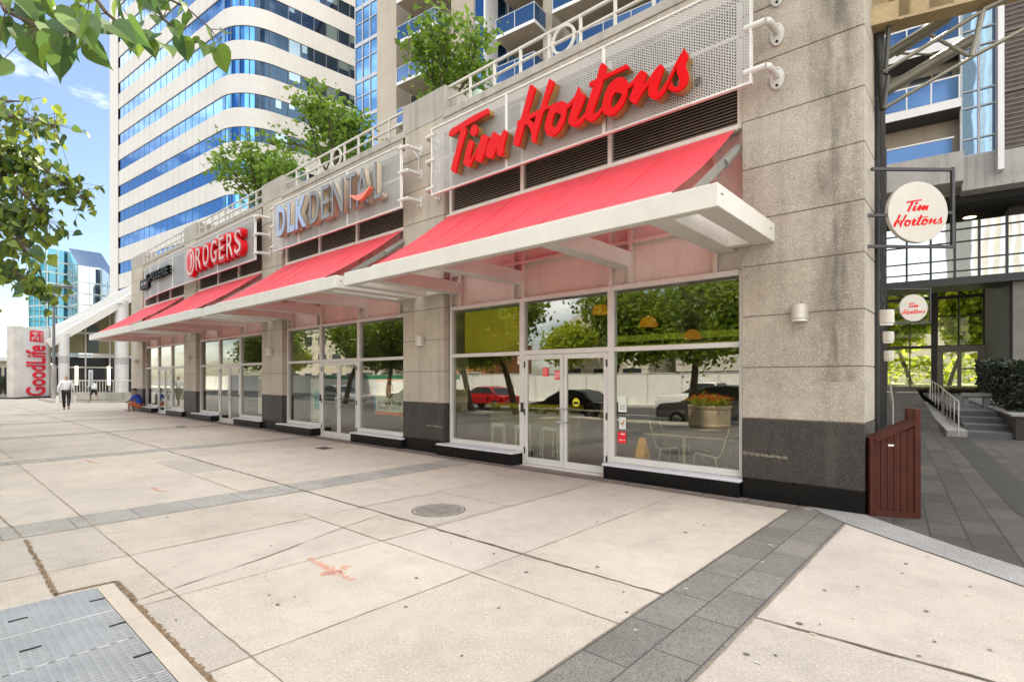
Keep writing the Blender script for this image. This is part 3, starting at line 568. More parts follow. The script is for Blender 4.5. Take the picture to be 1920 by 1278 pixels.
for i,(k,lp) in enumerate(LET.items()):
    dy=.0015*(i%3)
    outline(lp,'letter',m_red,S1,Matrix.Translation((0,7.06+dy,0))@FACE,.03,bevel=.004)
    o=outline(lp,'letter_return',m_redside,S1,Matrix.Translation((0,7.145+dy,0))@FACE,.135)
o=text('®','registered_mark',pm('grey mark',(.16,.15,.14),.6),S1,atY(1310,152.5,7.235),(1,0,0),(0,0,1),h=.11,ext=.012)
b=MB(); q=atY(870,262,7.2); b.tube((q.x+.15,7.2,q.z-.12),(q.x+.28,7.24,q.z-.2),.02,.02,8); b.build('letter_strut',m_can,S1)
b=MB(); b.path([(-9.55,7.40,6.72),(-9.50,7.52,6.55),(-9.53,7.55,6.30),(-9.56,7.45,6.20)],.014,6); b.build('conduit',m_alu,S2)
# dental sign: individual silver letters with deep cream returns
m_silver=pm('brushed silver letter',(.20,.20,.205),.4,metal=.4,var=.08); m_sface=pm('pale blue letter face',(.34,.42,.58),.3,metal=.2); m_cream=pm('cream letter return',(.46,.38,.29),.5)
def zl(x,y,Y=7.06): return atY(460+x/5.325,240+y/5.325,Y)
for ch,xa,xb,yt,yb,fat in (('D',318,405,855,1062,.03),('L',418,500,815,1020,.03),('K',500,615,745,985,.03),('D',640,745,705,940,0),('E',757,850,640,885,0),('N',862,985,575,845,0),('T',1000,1112,520,790,0),('A',1100,1245,480,745,0),('L',1282,1370,430,690,0)):
    p=zl((xa+xb)/2,(yt+yb)/2); x0,x1=zl(xa,0).x,zl(xb,0).x; h=abs(zl((xa+xb)/2,yt).z-zl((xa+xb)/2,yb).z)*.93
    p.z=6.17 if ch!='x' else p.z
    text(ch,'letter',m_sface if fat else m_silver,S2,(p.x,7.06,p.z),(1,0,0),(0,0,1),w=x1-x0-.06,h=.86,ext=.02,fat=fat)
    text(ch,'letter_return',m_cream,S2,(p.x,7.20,p.z),(1,0,0),(0,0,1),w=x1-x0-.06,h=.86,ext=.12,fat=fat)
c0=zl(1175,640); lp=[(c0.x-.42+.84*t,-.20*math.sin(PI*t)*1.0) for t in [i/10 for i in range(11)]]; lp+=[(c0.x-.42+.84*t,-.20*math.sin(PI*t)*.45+.02) for t in [i/10 for i in range(10,-1,-1)]]
outline([[(x,z+6.02) for x,z in lp]],'smile',pm('coral smile',(.80,.22,.14),.35),S2,Matrix.Translation((0,7.02,0))@FACE,.12)
# phone shop sign and the small dark sign on the same panel
m_redlit=pm('red letter return',(.62,.006,.012),.4,spec=.25); m_wface=pm('white letter face',(.60,.42,.40),.4)
lx=[atY(240+a/6.39,380,7.08).x for a in (822,890,905,985,1000,1080,1100,1165,1190,1275,1285,1370)]
for i,ch in enumerate('ROGERS'):
    a,b=lx[2*i],lx[2*i+1]; cx=(a+b)/2
    text(ch,'letter',m_wface,S3,(cx,7.05,6.10),(1,0,0),(0,0,1),w=(b-a)*.84,h=.76,ext=.02,fat=-.004)
    text(ch,'letter_return',m_redlit,S3,(cx,7.24,6.10),(1,0,0),(0,0,1),w=(b-a)*.92+.10,h=.90,ext=.18,fat=.05)
xa,xb=atY(240+695/6.39,380,7.08).x,atY(240+810/6.39,380,7.08).x; cx=(xa+xb)/2; rx=(xb-xa)/2
ell=lambda rx,rz,cx2=0,cz=0,a0=0,a1=2*PI,n=22:[(cx+cx2+rx*math.cos(a0+(a1-a0)*i/n),6.08+cz+rz*math.sin(a0+(a1-a0)*i/n)) for i in range(n)]
outline([ell(rx,.56)],'emblem_back',m_redlit,S3,Matrix.Translation((0,7.14,0))@FACE,.15)
outline([ell(rx*.9,.51)],'emblem_ring',m_wface,S3,Matrix.Translation((0,7.055,0))@FACE,.012)
outline([ell(rx*.66,.40,rx*.05,-.0)],'emblem_core',m_redlit,S3,Matrix.Translation((0,7.045,0))@FACE,.012)
outline([[(cx-rx*.05,6.46),(cx+rx*.55,6.30),(cx+rx*.50,5.95),(cx+rx*.1,5.70),(cx+rx*.30,6.05),(cx+rx*.18,6.30)]],'emblem_sweep',m_wface,S3,Matrix.Translation((0,7.035,0))@FACE,.01)
m_ink=pm('black letters',(.004,.004,.005),.5,spec=.15)
q0=atY(250+150/14.2,470+845/14.2,7.9); 
bx=MB(); bx.box(-30.45,-29.15,7.25,7.42,5.86,6.30); blk=bx.build('dark_sign_box',m_ink,S3)
text('M W','sign_box_lettering',m_wface,S3,(-29.8,7.249,6.08),(1,0,0),(0,0,1),w=.8,h=.14,ext=.01)
text('GALLERIE','dark_letter',m_ink,S3,(-27.2,7.22,6.20),(1,0,.0),(0,0,1),w=3.2,h=.36,ext=.14,fat=.02)
# ================================================================ wall lamps
def lampx(x,label,Mz=None):
    t=thing('wall_lamp',label,'lamp',(x,7.62,2.37),'drum lamps on the piers')
    g=MB(); n=14; pr=[(x+.098*math.cos(PI+PI*i/n),7.56+.12*math.sin(PI+PI*i/n)) for i in range(n+1)]+[(x+.098,7.61),(x-.098,7.61)]
    g.prism(pr,2.40,2.585); g.build('shade',m_lamp,t,bevel=.006); g=MB(); pr2=[(x+(a-x)*.9,7.56+(b-7.56)*.9) for a,b in pr]; g.prism(pr2,2.372,2.399); g.build('lens',pm('lamp lens',(.7,.69,.66),.35),t); g=MB(); g.box(x-.06,x+.06,7.60,7.622,2.41,2.57); g.build('back_plate',m_lamp,t); return t
l0=lampx(-1.80,'drum lamp on the bare pier nearest the passage')
for k,lab in ((-9.50,'drum lamp on the pier between the coffee shop and the dental clinic'),(-17.1,'drum lamp on the pier between the dental clinic and the phone shop'),(-24.7,'drum lamp on the pier left of the phone shop'),(-32.4,'drum lamp on the last pier, above the seated man')): copy_tree(l0,loc=(k,7.62,2.37),label=lab)
for v,z,lab in ((.95,2.37,'nearest drum lamp on the passage side wall'),(4.2,2.30,'middle drum lamp on the passage side wall'),(5.6,2.0,'farthest and lowest drum lamp on the passage side wall')):
    q=ps(.07,v,z); copy_tree(l0,loc=q,rz=R(96),label=lab)
# ================================================================ terrace railings
def railing(k,x0,x1,label,circ):
    t=thing('railing',label,'railing',((x0+x1)/2,7.75,7.4),'railings round the roof terrace')
    n=round((x1-x0)/.69); st=(x1-x0)/n
    g=MB()
    for z,h in ((7.965,.05),(7.70,.04),(7.45,.05)): g.box(x0,x1,7.725,7.775,z-h/2,z+h/2)
    g.build('rail',m_rail,t,bevel=.006)
    for i in range(n+1): g=MB(); x=x0+st*i; g.box(x-.022,x+.022,7.727,7.773,7.36,7.99); g.build('post',m_rail,t)
    if circ:
        g=MB(); m=28; r0,r1=.262,.215; c=(circ,7.75,7.70); vs=[]
        for i in range(m):
            a=2*PI*i/m
            for r,y in ((r0,7.72),(r1,7.72),(r1,7.76),(r0,7.76)): vs.append((c[0]+r*math.cos(a),y,c[2]+r*math.sin(a)))
        g.add(vs,[(4*i+j,4*i+(j+1)%4,4*((i+1)%m)+(j+1)%4,4*((i+1)%m)+j) for i in range(m) for j in range(4)]); g.build('ring_ornament',m_rail,t)
railing(0,-8.76,-1.15,'white terrace railing with a ring above the red script sign',-5.665)
railing(1,-16.35,-10.25,'white terrace railing with a ring above the dental sign',-13.37)
railing(2,-23.93,-17.85,'white terrace railing above the red and white phone shop letters',-21.05)
railing(3,-31.25,-25.45,'farthest white terrace railing, above the small dark sign',None)
# ================================================================ planters on the terrace
def planter(x0,x1,z1,label):
    t=thing('roof_planter',label,'planter',((x0+x1)/2,7.62,7.3),'concrete planters over the piers')
    g=MB(); y0,y1=7.62,9.1
    g.box(x0,x1,y0,y0+.12,7.30,z1); g.box(x0,x1,y1-.12,y1,7.30,z1); g.box(x0,x0+.12,y0+.12,y1-.12,7.30,z1); g.box(x1-.12,x1,y0+.12,y1-.12,7.30,z1); g.build('wall',m_cap,t,bevel=.01)
    g=MB(); g.box(x0+.12,x1-.12,y0+.12,y1-.12,7.3,z1-.08); g.build('soil',pm('soil',(.05,.035,.025),.95),t)
planter(-10.22,-8.72,7.97,'stained concrete roof planter left of the red script sign'); planter(-17.82,-16.32,7.95,'concrete roof planter left of the dental sign'); planter(-25.42,-23.95,7.97,'concrete roof planter behind the phone shop sign'); planter(-33.6,-31.3,7.92,'concrete roof planter at the far end of the shop row')
g=MB(); g.tube((-9.0,8.9,7.9),(-9.0,8.9,8.25),.15,.22,16); g.tube((-9.0,8.9,8.25),(-9.0,8.9,8.42),.22,.12,16); tag(g.build('garden_urn',pm('pale green glaze',(.42,.52,.44),.3),smooth=True),'pale green urn among the shrubs left of the red script sign','urn')
# ================================================================ round blade signs in the passage
def blade(c,rr,ang,label,ry):
    t=thing('blade_sign',label,'sign',c,'round signs hung over the passage',local=True)
    d=Vector((math.cos(ang),math.sin(ang),0)); n=Vector((d.y,-d.x,0)); M=Matrix(((d.x,0,n.x,0),(d.y,0,n.y,0),(0,1,0,0),(0,0,0,1)))
    g=MB(); m=48; g.add([M@Vector((rr*math.cos(2*PI*i/m),rr*math.sin(2*PI*i/m),z)) for z in (-.03,.03) for i in range(m)],[tuple(range(m-1,-1,-1)),tuple(range(m,2*m))]+[(i,(i+1)%m,m+(i+1)%m,m+i) for i in range(m)])
    g.build('disc',pm('white sign disc',(.52,.49,.44),.45,var=.05),t,bevel=.004)
    g=MB(); f=lambda x,y:M@Vector((x*rr,y*rr,0))
    for a,b in (((-1.5,1.42),(1.22,1.42)),((1.22,1.5),(1.22,-1.12)),((-1.7,-1.12),(1.26,-1.12)),((-1.7,-.1),(-1.0,-.1)),((1.0,0),(1.22,0))): g.bar(f(*a),f(*b),.035,.035)
    g.build('hanging_frame',m_dkmetal,t)
    # the same script, small, in two lines
    def fit(keys,x0,x1,y0,y1,sl):
        allp=[p for k in keys for p in LET[k][0]]; ax,bx=min(p[0] for p in allp),max(p[0] for p in allp); az,bz=min(p[1] for p in allp),max(p[1] for p in allp)
        for k in keys:
            lps=[[((x0+(p[0]-ax)/(bx-ax)*(x1-x0))*rr,(y0+(p[1]-az)/(bz-az)*(y1-y0))*rr) for p in lp] for lp in LET[k]]
            lps=[[(x,y+.10*x) for x,y in lp] for lp in lps]
            outline(lps,'letter',m_red,t,M@Matrix.Translation((0,0,.032)),.002)
    fit(('T','i','m'),-.40,.36,.02,.40,0); fit(('H','o','r','t','ou','n','s'),-.83,.80,-.46,-.02,0)
bc=(-.655,8.25,3.69); blade(bc,.375,R(43),'white round sign with red script hanging nearest over the passage',0)
blade((-1.55,18.6,3.60),.375,R(38),'smaller white round sign with red script farther back in the passage',0)
# ================================================================ lectern-like wooden sign box
t=thing('wooden_stand','red brown plank stand with a sloping top, leaning by the granite pier corner','stand',(-1.04,7.60,0))
a=Vector((-1.045,7.60,0)); bq=Vector((-.575,7.82,0)); d=(bq-a).normalized(); nn=Vector((d.y,-d.x,0)); W=(bq-a).length
Mx=Matrix(((d.x,-nn.x,0,a.x),(d.y,-nn.y,0,a.y),(0,0,1,0),(0,0,0,1)))   # x along the face, y away from the viewer
g=MB(); tp=.93; 
def slab(x0,x1,y0,y1,z0,zl,zr):
    v=[Mx@Vector(p) for p in ((x0,y0,z0),(x1,y0,z0),(x1,y1,z0),(x0,y1,z0),(x0,y0,zl),(x1,y0,zr),(x1,y1,zr),(x0,y1,zl))]; g.add(v,[(3,2,1,0),(4,5,6,7),(0,1,5,4),(1,2,6,5),(2,3,7,6),(3,0,4,7)])
sl_=lambda x:.90+(1.13-.90)*x/W
for i in range(6):
    x0=.045+(W-.11)*i/6; x1=.045+(W-.11)*(i+1)/6; slab(x0+.003,x1-.003,.015,.27,.04,sl_(x0)-.035,sl_(x1)-.035)
g.build('plank',m_wood,t); g=MB(); slab(0,.05,0,.28,0,.93,.945); g.build('post',m_wood,t,bevel=.004); g=MB(); slab(W-.065,W,0,.06,0,1.285,1.285); slab(W-.065,W,.22,.28,0,1.285,1.285); g.build('post',m_wood,t,bevel=.005)
g=MB(); slab(.05,W-.066,-.012,.29,sl_(0)-.03,sl_(.02)+.035,sl_(W)+.02); 
g=MB(); v=[(.05,-.012,sl_(0)-.03),(W-.066,-.012,sl_(W)-.045),(W-.066,.29,sl_(W)-.045),(.05,.29,sl_(0)-.03),(.05,-.012,sl_(0)+.03),(W-.066,-.012,sl_(W)+.015),(W-.066,.29,sl_(W)+.015),(.05,.29,sl_(0)+.03)]; g.add([Mx@Vector(p) for p in v],[(3,2,1,0),(4,5,6,7),(0,1,5,4),(1,2,6,5),(2,3,7,6),(3,0,4,7)]); g.build('sloping_top',m_wood,t,bevel=.005)
g=MB(); slab(.045,W-.065,-.008,.28,.0,.07,.07); slab(.13,W-.16,.008,.02,.105,.115,.115); g.build('bottom_rail',m_wood,t,bevel=.003)
g=MB(); slab(.20,.26,-.0135,-.0115,.945,.968,.968); g=MB(); slab(.19,.25,.011,.016,.84,.862,.862); g.build('small_label',m_white,t)
# ================================================================ utility hatch of chequer plates, manhole
m_plate=pm('galvanised chequer plate',(.40,.395,.385),.36,metal=.45,var=.10,scale=3)
tt=m_plate.node_tree; bb=tt.nodes['Principled BSDF']; ge=N(tt,'ShaderNodeNewGeometry')
def wv(rot):
    mp=N(tt,'ShaderNodeMapping'); mp.inputs['Rotation'].default_value=(0,0,rot); mp.inputs['Scale'].default_value=(1,.35,1); w_=N(tt,'ShaderNodeTexVoronoi'); w_.inputs['Scale'].default_value=42; w_.inputs['Randomness'].default_value=.0; tt.links.new(ge.outputs['Position'],mp.inputs[0]); tt.links.new(mp.outputs[0],w_.inputs[0]); r=N(tt,'ShaderNodeMapRange'); r.inputs[1].default_value=.22; r.inputs[2].default_value=.38; r.inputs[3].default_value=1; r.inputs[4].default_value=0; tt.links.new(w_.outputs[0],r.inputs[0]); return r.outputs[0]
ad=N(tt,'ShaderNodeMath',operation='MAXIMUM'); tt.links.new(wv(R(45)),ad.inputs[0]); tt.links.new(wv(R(-45)),ad.inputs[1]); bp=N(tt,'ShaderNodeBump'); bp.inputs['Strength'].default_value=1; bp.inputs['Distance'].default_value=.03; tt.links.new(ad.outputs[0],bp.inputs['Height']); tt.links.new(bp.outputs[0],bb.inputs['Normal'])
hb=thing('utility_hatch','galvanised chequer plate hatch set in the sidewalk in front of the camera','hatch',(-4,.4,0))
for x0,x1 in ((-5.18,-4.60),(-4.59,-4.02),(-4.01,-3.43),(-3.42,-2.85)):
    g=MB(); g.box(x0,x1,-1.0,.945,.006,.018); pl=g.build('plate',m_plate,hb,bevel=.003)
    xm=(x0+x1)/2
    for y0_,y1_ in ((.855,.947),(.42,.52),(.155,.245)): g=MB(); g.box(xm-.013,xm+.013,y0_,y1_,.0165,.0195); g.build('lifting_slot',m_hole,pl)
g=MB(); g.box(-5.19,-2.4,.95,1.055,.001,.016); g.build('concrete_frame',pm('patched concrete',(.47,.41,.345),.85,var=.1,speck=.3,sscale=90,speckcol=(.3,.25,.2)),hb)
mc=thing('manhole_cover','round cast iron grate cover in a concrete square in the sidewalk','manhole',(-5.11,4.36,0))
g=MB(); g.lathe([(.335,.004),(.335,.0056)],(-5.11,4.36,0),40); g.build('ring',pm('cast iron',(.15,.13,.11),.6,metal=.3),mc)
g=MB(); g.lathe([(.316,.004),(.316,.0075)],(-5.11,4.36,0),40); g.build('lid',pm('worn iron lid',(.34,.31,.28),.6,var=.2,scale=9),mc)
g=MB()
for i in range(-9,10):
    for j in range(-9,10):
        x,y=i*.034,j*.034+(.017 if i%2 else 0)
        if x*x+y*y<.292**2: g.add([(-5.11+x+.0125*math.cos(q*PI/4),4.36+y+.0125*math.sin(q*PI/4),.0082) for q in range(8)],[tuple(range(8))])
g.build('drain_hole',m_hole,mc)
for x,y,l in ((-11.6,6.4,'small dark drain grate in the sidewalk before the dental clinic'),(-20.3,6.0,'small dark drain grate in the sidewalk before the phone shop')):
    d_=thing('drain_grate',l,'drain',(x,y,0),'small drain grates'); g=MB(); g.box(x-.2,x+.2,y-.14,y+.14,.004,.008); g.build('grate_frame',pm('dull iron',(.09,.08,.07),.6),d_); g=MB(); [g.box(x-.17+.06*i,x-.14+.06*i,y-.11,y+.11,.0078,.0092) for i in range(6)]; g.build('slot',m_hole,d_)
# ================================================================ things in the shops
m_yel=pm('yellow counter edge',(.85,.72,.06),.5); m_panelg=pm('olive window film',(.85,.80,.08),.7,trans=.3); m_chrome=pm('cream tube',(.68,.66,.58),.3)
g=MB(); g.box(-8.45,-6.70,7.95,7.97,2.18,3.06); tag(g.build('window_film',m_panelg),'olive green blind behind the upper left coffee shop window','blind')
ct=thing('counter','long counter with a yellow edge behind the left coffee shop window','counter',(-7.8,9.5,0)); g=MB(); g.box(-9.1,-6.7,9.3,9.9,.95,1.05); g.build('edge',m_yel,ct); g=MB(); g.box(-9.1,-6.7,9.4,9.8,.03,.95); g.build('front',pm('olive counter front',(.40,.34,.13),.6),ct)
st=thing('bar_stool','white framed bar stool at the counter behind the left coffee shop window','stool',(-7.9,8.6,.03),'stools at the counter')
g=MB(); x,y=-7.9,8.6
for dx in (-.19,.19):
    for dy in (-.17,.17): g.bar((x+dx,y+dy,.03),(x+dx*.95,y+dy*.95,.62),.025,.025)
g.box(x-.2,x+.2,y-.18,y-.155,.60,.64); g.box(x-.2,x+.2,y+.155,y+.18,.60,.64); g.build('frame',m_white,st); g=MB(); g.box(x-.2,x+.2,y-.18,y+.18,.64,.67); g.build('seat',m_white,st)
for x,l in ((-7.2,'middle white bar stool at the counter'),(-6.5,'white bar stool nearest the coffee shop door')): copy_tree(st,loc=(x,8.6,.03),label=l)
def pend(px,py,Y,label):
    p=atY(px,py,Y); t=thing('pendant_lamp',label,'lamp',p,'amber pendant lamps'); g=MB()
    g.lathe([(.19,-.10),(.185,-.04),(.15,.05),(.09,.10),(.03,.12)],p,20); g.build('shade',m_amb,t,smooth=True); g=MB(); g.tube((p.x,p.y,p.z+.11),(p.x,p.y,3.22),.008,.008,6); g.build('cord',m_dkmetal,t)
m_amb=emis('amber lit shade',(.65,.26,.02),.16)
pend(1126,580,9.9,'amber pendant lamp seen above the coffee shop doors'); pend(1216,603,10.4,'amber pendant lamp left of the tree reflection in the right window'); pend(1298,627,11.8,'faint amber pendant lamp deepest in the coffee shop')
g=MB(); g.box(-7.5,-3.9,12.4,12.5,2.35,2.5); g.box(-7.5,-3.9,12.4,12.5,2.6,2.75); tag(g.build('menu_board',emis('lime lit board',(.36,.42,.05),.10)),'lime green lit menu board above the coffee counter','menu board')
# wet floor sign
wf=thing('wet_floor_sign','yellow orange wet floor sign behind the right coffee shop window','floor sign',(-4.35,8.15,.03)); g=MB(); c0=Vector((-4.33,8.15,.03)); m_wf=pm('orange yellow plastic',(.95,.45,.01),.4)
for s,n_ in ((-1,'front_leaf'),(1,'back_leaf')):
    g=MB(); y0,y1=c0.y+s*.17,c0.y+s*.02; g.add([(c0.x-.155,y0,.03),(c0.x-.13,y0,.06),(c0.x-.055,y1,.60),(c0.x-.05,y1,.64),(c0.x+.05,y1,.64),(c0.x+.055,y1,.60),(c0.x+.13,y0,.06),(c0.x+.155,y0,.03)]+[(q[0],q[1]+.012,q[2]) for q in ((c0.x-.155,y0,.03),(c0.x-.13,y0,.06),(c0.x-.055,y1,.60),(c0.x-.05,y1,.64),(c0.x+.05,y1,.64),(c0.x+.055,y1,.60),(c0.x+.13,y0,.06),(c0.x+.155,y0,.03))],[tuple(range(8)),tuple(range(15,7,-1))]+[(i,(i+1)%8,8+(i+1)%8,8+i) for i in range(8)]); g.build(n_,m_wf,wf)
# cafe table and bent steel chairs
tb=thing('cafe_table','pale cafe table on one leg behind the right coffee shop window','table',(-3.75,8.55,.03)); g=MB(); g.box(-4.35,-2.7,8.2,8.9,.70,.73); g.build('tabletop',pm('pale laminate',(.42,.38,.27),.35),tb); g=MB(); g.tube((-3.75,8.5,.04),(-3.75,8.5,.7),.03,.03,12); g.lathe([(.22,.03),(.2,.05),(.03,.07)],(-3.75,8.5,0)); g.build('leg',m_chrome,tb)
def wchair(x,y,rz,label):
    t=thing('cafe_chair',label,'chair',(x,y,.03),'bent tube cafe chairs',rz=rz,local=True)
    for s in (-.19,.19):
        g=MB(); g.path([(-.22,s,0),(-.19,s,.40),(-.16,s,.44),(.18,s,.40),(.23,s,.44),(.36,s,.86)],.011); g.path([(.14,s,.40),(.22,s,0)],.011); g.build('leg',m_chrome,t,smooth=True)
    g=MB(); g.box(-.18,.19,-.18,.18,.425,.435); g.build('seat',m_glassy,t); g=MB(); g.add([(.25,-.19,.50),(.25,.19,.50),(.36,.19,.86),(.36,-.19,.86),(.262,-.19,.5),(.262,.19,.5),(.372,.19,.86),(.372,-.19,.86)],[(0,1,2,3),(7,6,5,4),(0,4,5,1),(1,5,6,2),(2,6,7,3),(3,7,4,0)]); g.build('backrest',m_glassy,t)
m_glassy=pm('dark seat shell',(.05,.04,.03),.4)
wchair(-3.25,8.35,0,'bent tube chair at the right end of the pale cafe table'); wchair(-4.05,8.75,R(180),'bent tube chair at the left end of the pale cafe table')
# clinic chair, poster and leaflets
ck=thing('shell_chair','pale green shell chair with tube legs inside the dental clinic','chair',(-10.95,8.6,.03)); g=MB(); g.add([(-11.18,8.38,.44),(-10.72,8.38,.44),(-10.68,8.78,.42),(-11.22,8.78,.42),(-11.2,8.34,.50),(-10.7,8.34,.50),(-10.66,8.27,.92),(-11.24,8.27,.92)],[(0,1,2,3),(0,4,5,1),(4,7,6,5)]); sd=g.build('seat_shell',pm('pale green plastic',(.45,.50,.36),.4),ck); sd.modifiers.new('solid','SOLIDIFY').thickness=.02
g=MB()
for dx in (-.22,.22): g.path([(-10.95+dx*1.2,8.32,.03),(-10.95+dx,8.42,.43),(-10.95+dx,8.74,.42),(-10.95+dx*1.2,8.85,.03)],.011)
g.build('leg',m_chrome,ck)
ps1=thing('clinic_poster','orange framed clinic poster with a smiling face in the right clinic window','poster',(-11.1,7.9,1)); g=MB(); g.box(-11.78,-10.42,7.90,7.92,.72,1.62); g.build('frame',pm('orange frame',(.95,.22,.03),.5),ps1); g=MB(); g.box(-11.72,-10.53,7.893,7.899,.80,1.56); g.build('sheet',pm('poster paper',(.88,.90,.88),.5),ps1); g=MB(); g.box(-11.78,-11.70,7.888,7.892,.74,1.6); g.build('blue_edge',pm('blue edge',(.08,.35,.7),.5),ps1)
g=MB(); g.add([(-11.12+.17*math.cos(a*PI/10),7.889,1.36+.22*math.sin(a*PI/10)) for a in range(20)],[tuple(range(20))]); g.build('hair',pm('poster brown',(.18,.08,.04),.6),ps1); g=MB(); g.add([(-11.12+.105*math.cos(a*PI/10),7.886,1.33+.16*math.sin(a*PI/10)) for a in range(20)],[tuple(range(20))]); g.build('face',pm('poster skin',(.62,.36,.25),.6),ps1); g=MB(); g.box(-11.17,-11.07,7.882,7.884,1.245,1.27); g.build('teeth',m_white,ps1)
text('New Patients Welcome','lettering',m_ink,ps1,(-11.12,7.891,1.03),(1,0,0),(0,0,1),w=1.0,h=.10,ext=.002); text('647 352','lettering',pm('grey ink',(.3,.32,.33),.6),ps1,(-11.12,7.891,.90),(1,0,0),(0,0,1),w=.9,h=.07,ext=.002)
ps2=thing('clinic_banner','white and teal clinic price banner standing in the left clinic window','banner',(-14.9,7.9,.35)); g=MB(); g.box(-15.10,-14.28,7.90,7.92,.36,1.62); g.build('sheet',pm('banner paper',(.80,.84,.83),.5),ps2); g=MB(); g.box(-14.88,-14.29,7.893,7.899,.72,1.28); g.build('teal_field',pm('teal print',(.10,.62,.72),.5),ps2); g=MB(); [g.box(-14.86,-14.30,7.888,7.892,z,z+.02) for z in (.90,1.0)]; g.build('rule',m_white,ps2)
text('647.350.','lettering',m_white,ps2,(-14.58,7.889,1.18),(1,0,0),(0,0,1),w=.46,h=.10,ext=.002); text('DLKDENTAL','lettering',pm('grey ink',(.3,.32,.33),.6),ps2,(-15.0,7.897,1.1),(0,0,1),(-1,0,0),w=1.0,h=.13,ext=.002)
ps3=thing('shop_poster','narrow brown and white poster in the phone shop window','poster',(-18.6,7.9,.5)); g=MB(); g.box(-18.75,-18.05,7.9,7.92,.42,1.7); g.build('sheet',pm('poster paper',(.88,.90,.88),.5),ps3); g=MB(); g.box(-18.72,-18.08,7.893,7.899,1.18,1.62); g.build('picture',pm('brown print',(.35,.17,.07),.6,var=.5,scale=9),ps3)
# white film and small red lettering on the farthest shop
fm=thing('window_film','pale film with small red lettering covering the farthest shop windows','window film',(-29,7.88,.4)); o=-PITCH*3; g=MB(); g.box(o-8.6,o-2.65,7.88,7.885,2.2,3.05); g.box(o-4.6,o-2.65,7.88,7.885,.36,2.06); g.box(o-8.1,o-6.72,7.88,7.885,.36,2.06); g.build('sheet',pm('pale film',(.66,.60,.48),.6),fm)
m_rt=pm('rust red ink',(.5,.1,.05),.6)
for i,s_ in enumerate(('RESTAURANT','TO LEASE','CALL US')): text(s_,'lettering',m_rt,fm,(o-7.7,7.877,2.78-.16*i),(1,0,0),(0,0,1),w=.9-.15*i,h=.10,ext=.002)
text('RESTAURANT','lettering',m_rt,fm,(o-3.8,7.877,2.72),(1,0,0),(0,0,1),w=1.2,h=.10,ext=.002); text('A NEW','lettering',pm('olive ink',(.42,.42,.2),.6),fm,(o-5.7,7.877,2.70),(1,0,0),(0,0,1),w=.8,h=.12,ext=.002)
# stickers on the coffee shop glass
def stick(name,label,px,py,wd,ht,col,Y=7.770,cat='sticker',round_=False):
    p=atY(px,py,Y); t=thing(name,label,cat,p); g=MB()
    if round_: g.add([(p.x+wd*math.cos(a*PI/12),Y,p.z+wd*math.sin(a*PI/12)) for a in range(24)]+[(p.x+wd*math.cos(a*PI/12),Y+.002,p.z+wd*math.sin(a*PI/12)) for a in range(24)],[tuple(range(24)),tuple(range(47,23,-1))]+[(i+24,(i+1)%24+24,(i+1)%24,i) for i in range(24)])
    else: g.box(p.x-wd/2,p.x+wd/2,Y,Y+.002,p.z-ht/2,p.z+ht/2)
    g.build('sheet',pm(name+label[:6],col,.5,var=.03),t); return t,p
mw=m_white
t,p=stick('notice','upper left red notice on the left coffee shop door',1023,697,.135,.16,(.70,.02,.03)); g=MB(); [g.box(p.x-.05,p.x+.05-.02*(i%2),7.767,7.769,p.z+.055-.022*i,p.z+.063-.022*i) for i in range(6)]; g.build('print',pm('pink print',(.8,.4,.4),.5),t)
t,p=stick('notice','lower right red notice on the left coffee shop door',1046,703,.14,.165,(.70,.025,.05)); g=MB(); [g.box(p.x-.055,p.x+.055-.02*(i%3),7.767,7.769,p.z+.04-.018*i,p.z+.052-.018*i) for i in range(6)]; g.build('print',pm('pink print',(.8,.4,.4),.5),t)
t,p=stick('round_sticker','round yellow sticker on the right coffee shop door',1080,754,.075,0,(.62,.60,.03),round_=True); g=MB(); g.box(p.x-.05,p.x+.05,7.767,7.769,p.z-.03,p.z+.01); g.build('print',m_ink,t)
t,p=stick('notice','white notice high beside the wet floor sign',1167,757,.155,.27,(.66,.72,.66),Y=7.80); g=MB(); [g.box(p.x-.05,p.x+.05,7.797,7.799,p.z-.03-.03*i,p.z-.02-.03*i) for i in range(3)]; g.build('print',pm('grey print',(.25,.28,.25),.5),t)
t,p=stick('notice','white notice with a red tick above the red notice in the right window',1167,793,.125,.2,(.68,.74,.72),Y=7.80); g=MB(); g.bar((p.x-.03,7.797,p.z+.01),(p.x,7.797,p.z-.03),.004,.016); g.bar((p.x,7.797,p.z-.03),(p.x+.035,7.797,p.z+.05),.004,.016); g.build('tick',m_rt,t)
t,p=stick('notice','red notice beside the wet floor sign in the right window',1166,820,.155,.19,(.75,.012,.03),Y=7.80); g=MB(); [g.box(p.x-.04+.04*i,p.x-.02+.04*i,7.797,7.799,p.z-.05,p.z-.03) for i in range(3)]; g.box(p.x-.02,p.x+.06,7.797,7.799,p.z+.05,p.z+.07); g.build('print',mw,t)
t,p=stick('no_smoking_sign','small white no smoking sign on the left coffee shop window frame',974,675,.10,.15,(.74,.71,.68),Y=7.742)
g=MB(); m=20; [g.bar((p.x+.036*math.cos(2*PI*i/m),7.740,p.z+.01+.036*math.sin(2*PI*i/m)),(p.x+.036*math.cos(2*PI*(i+1)/m),7.740,p.z+.01+.036*math.sin(2*PI*(i+1)/m)),.003,.008,up=(0,1,0)) for i in range(m)]; g.bar((p.x-.026,7.740,p.z+.036),(p.x+.026,7.740,p.z-.016),.003,.008,up=(0,1,0)); g.build('ring',m_rt,t)
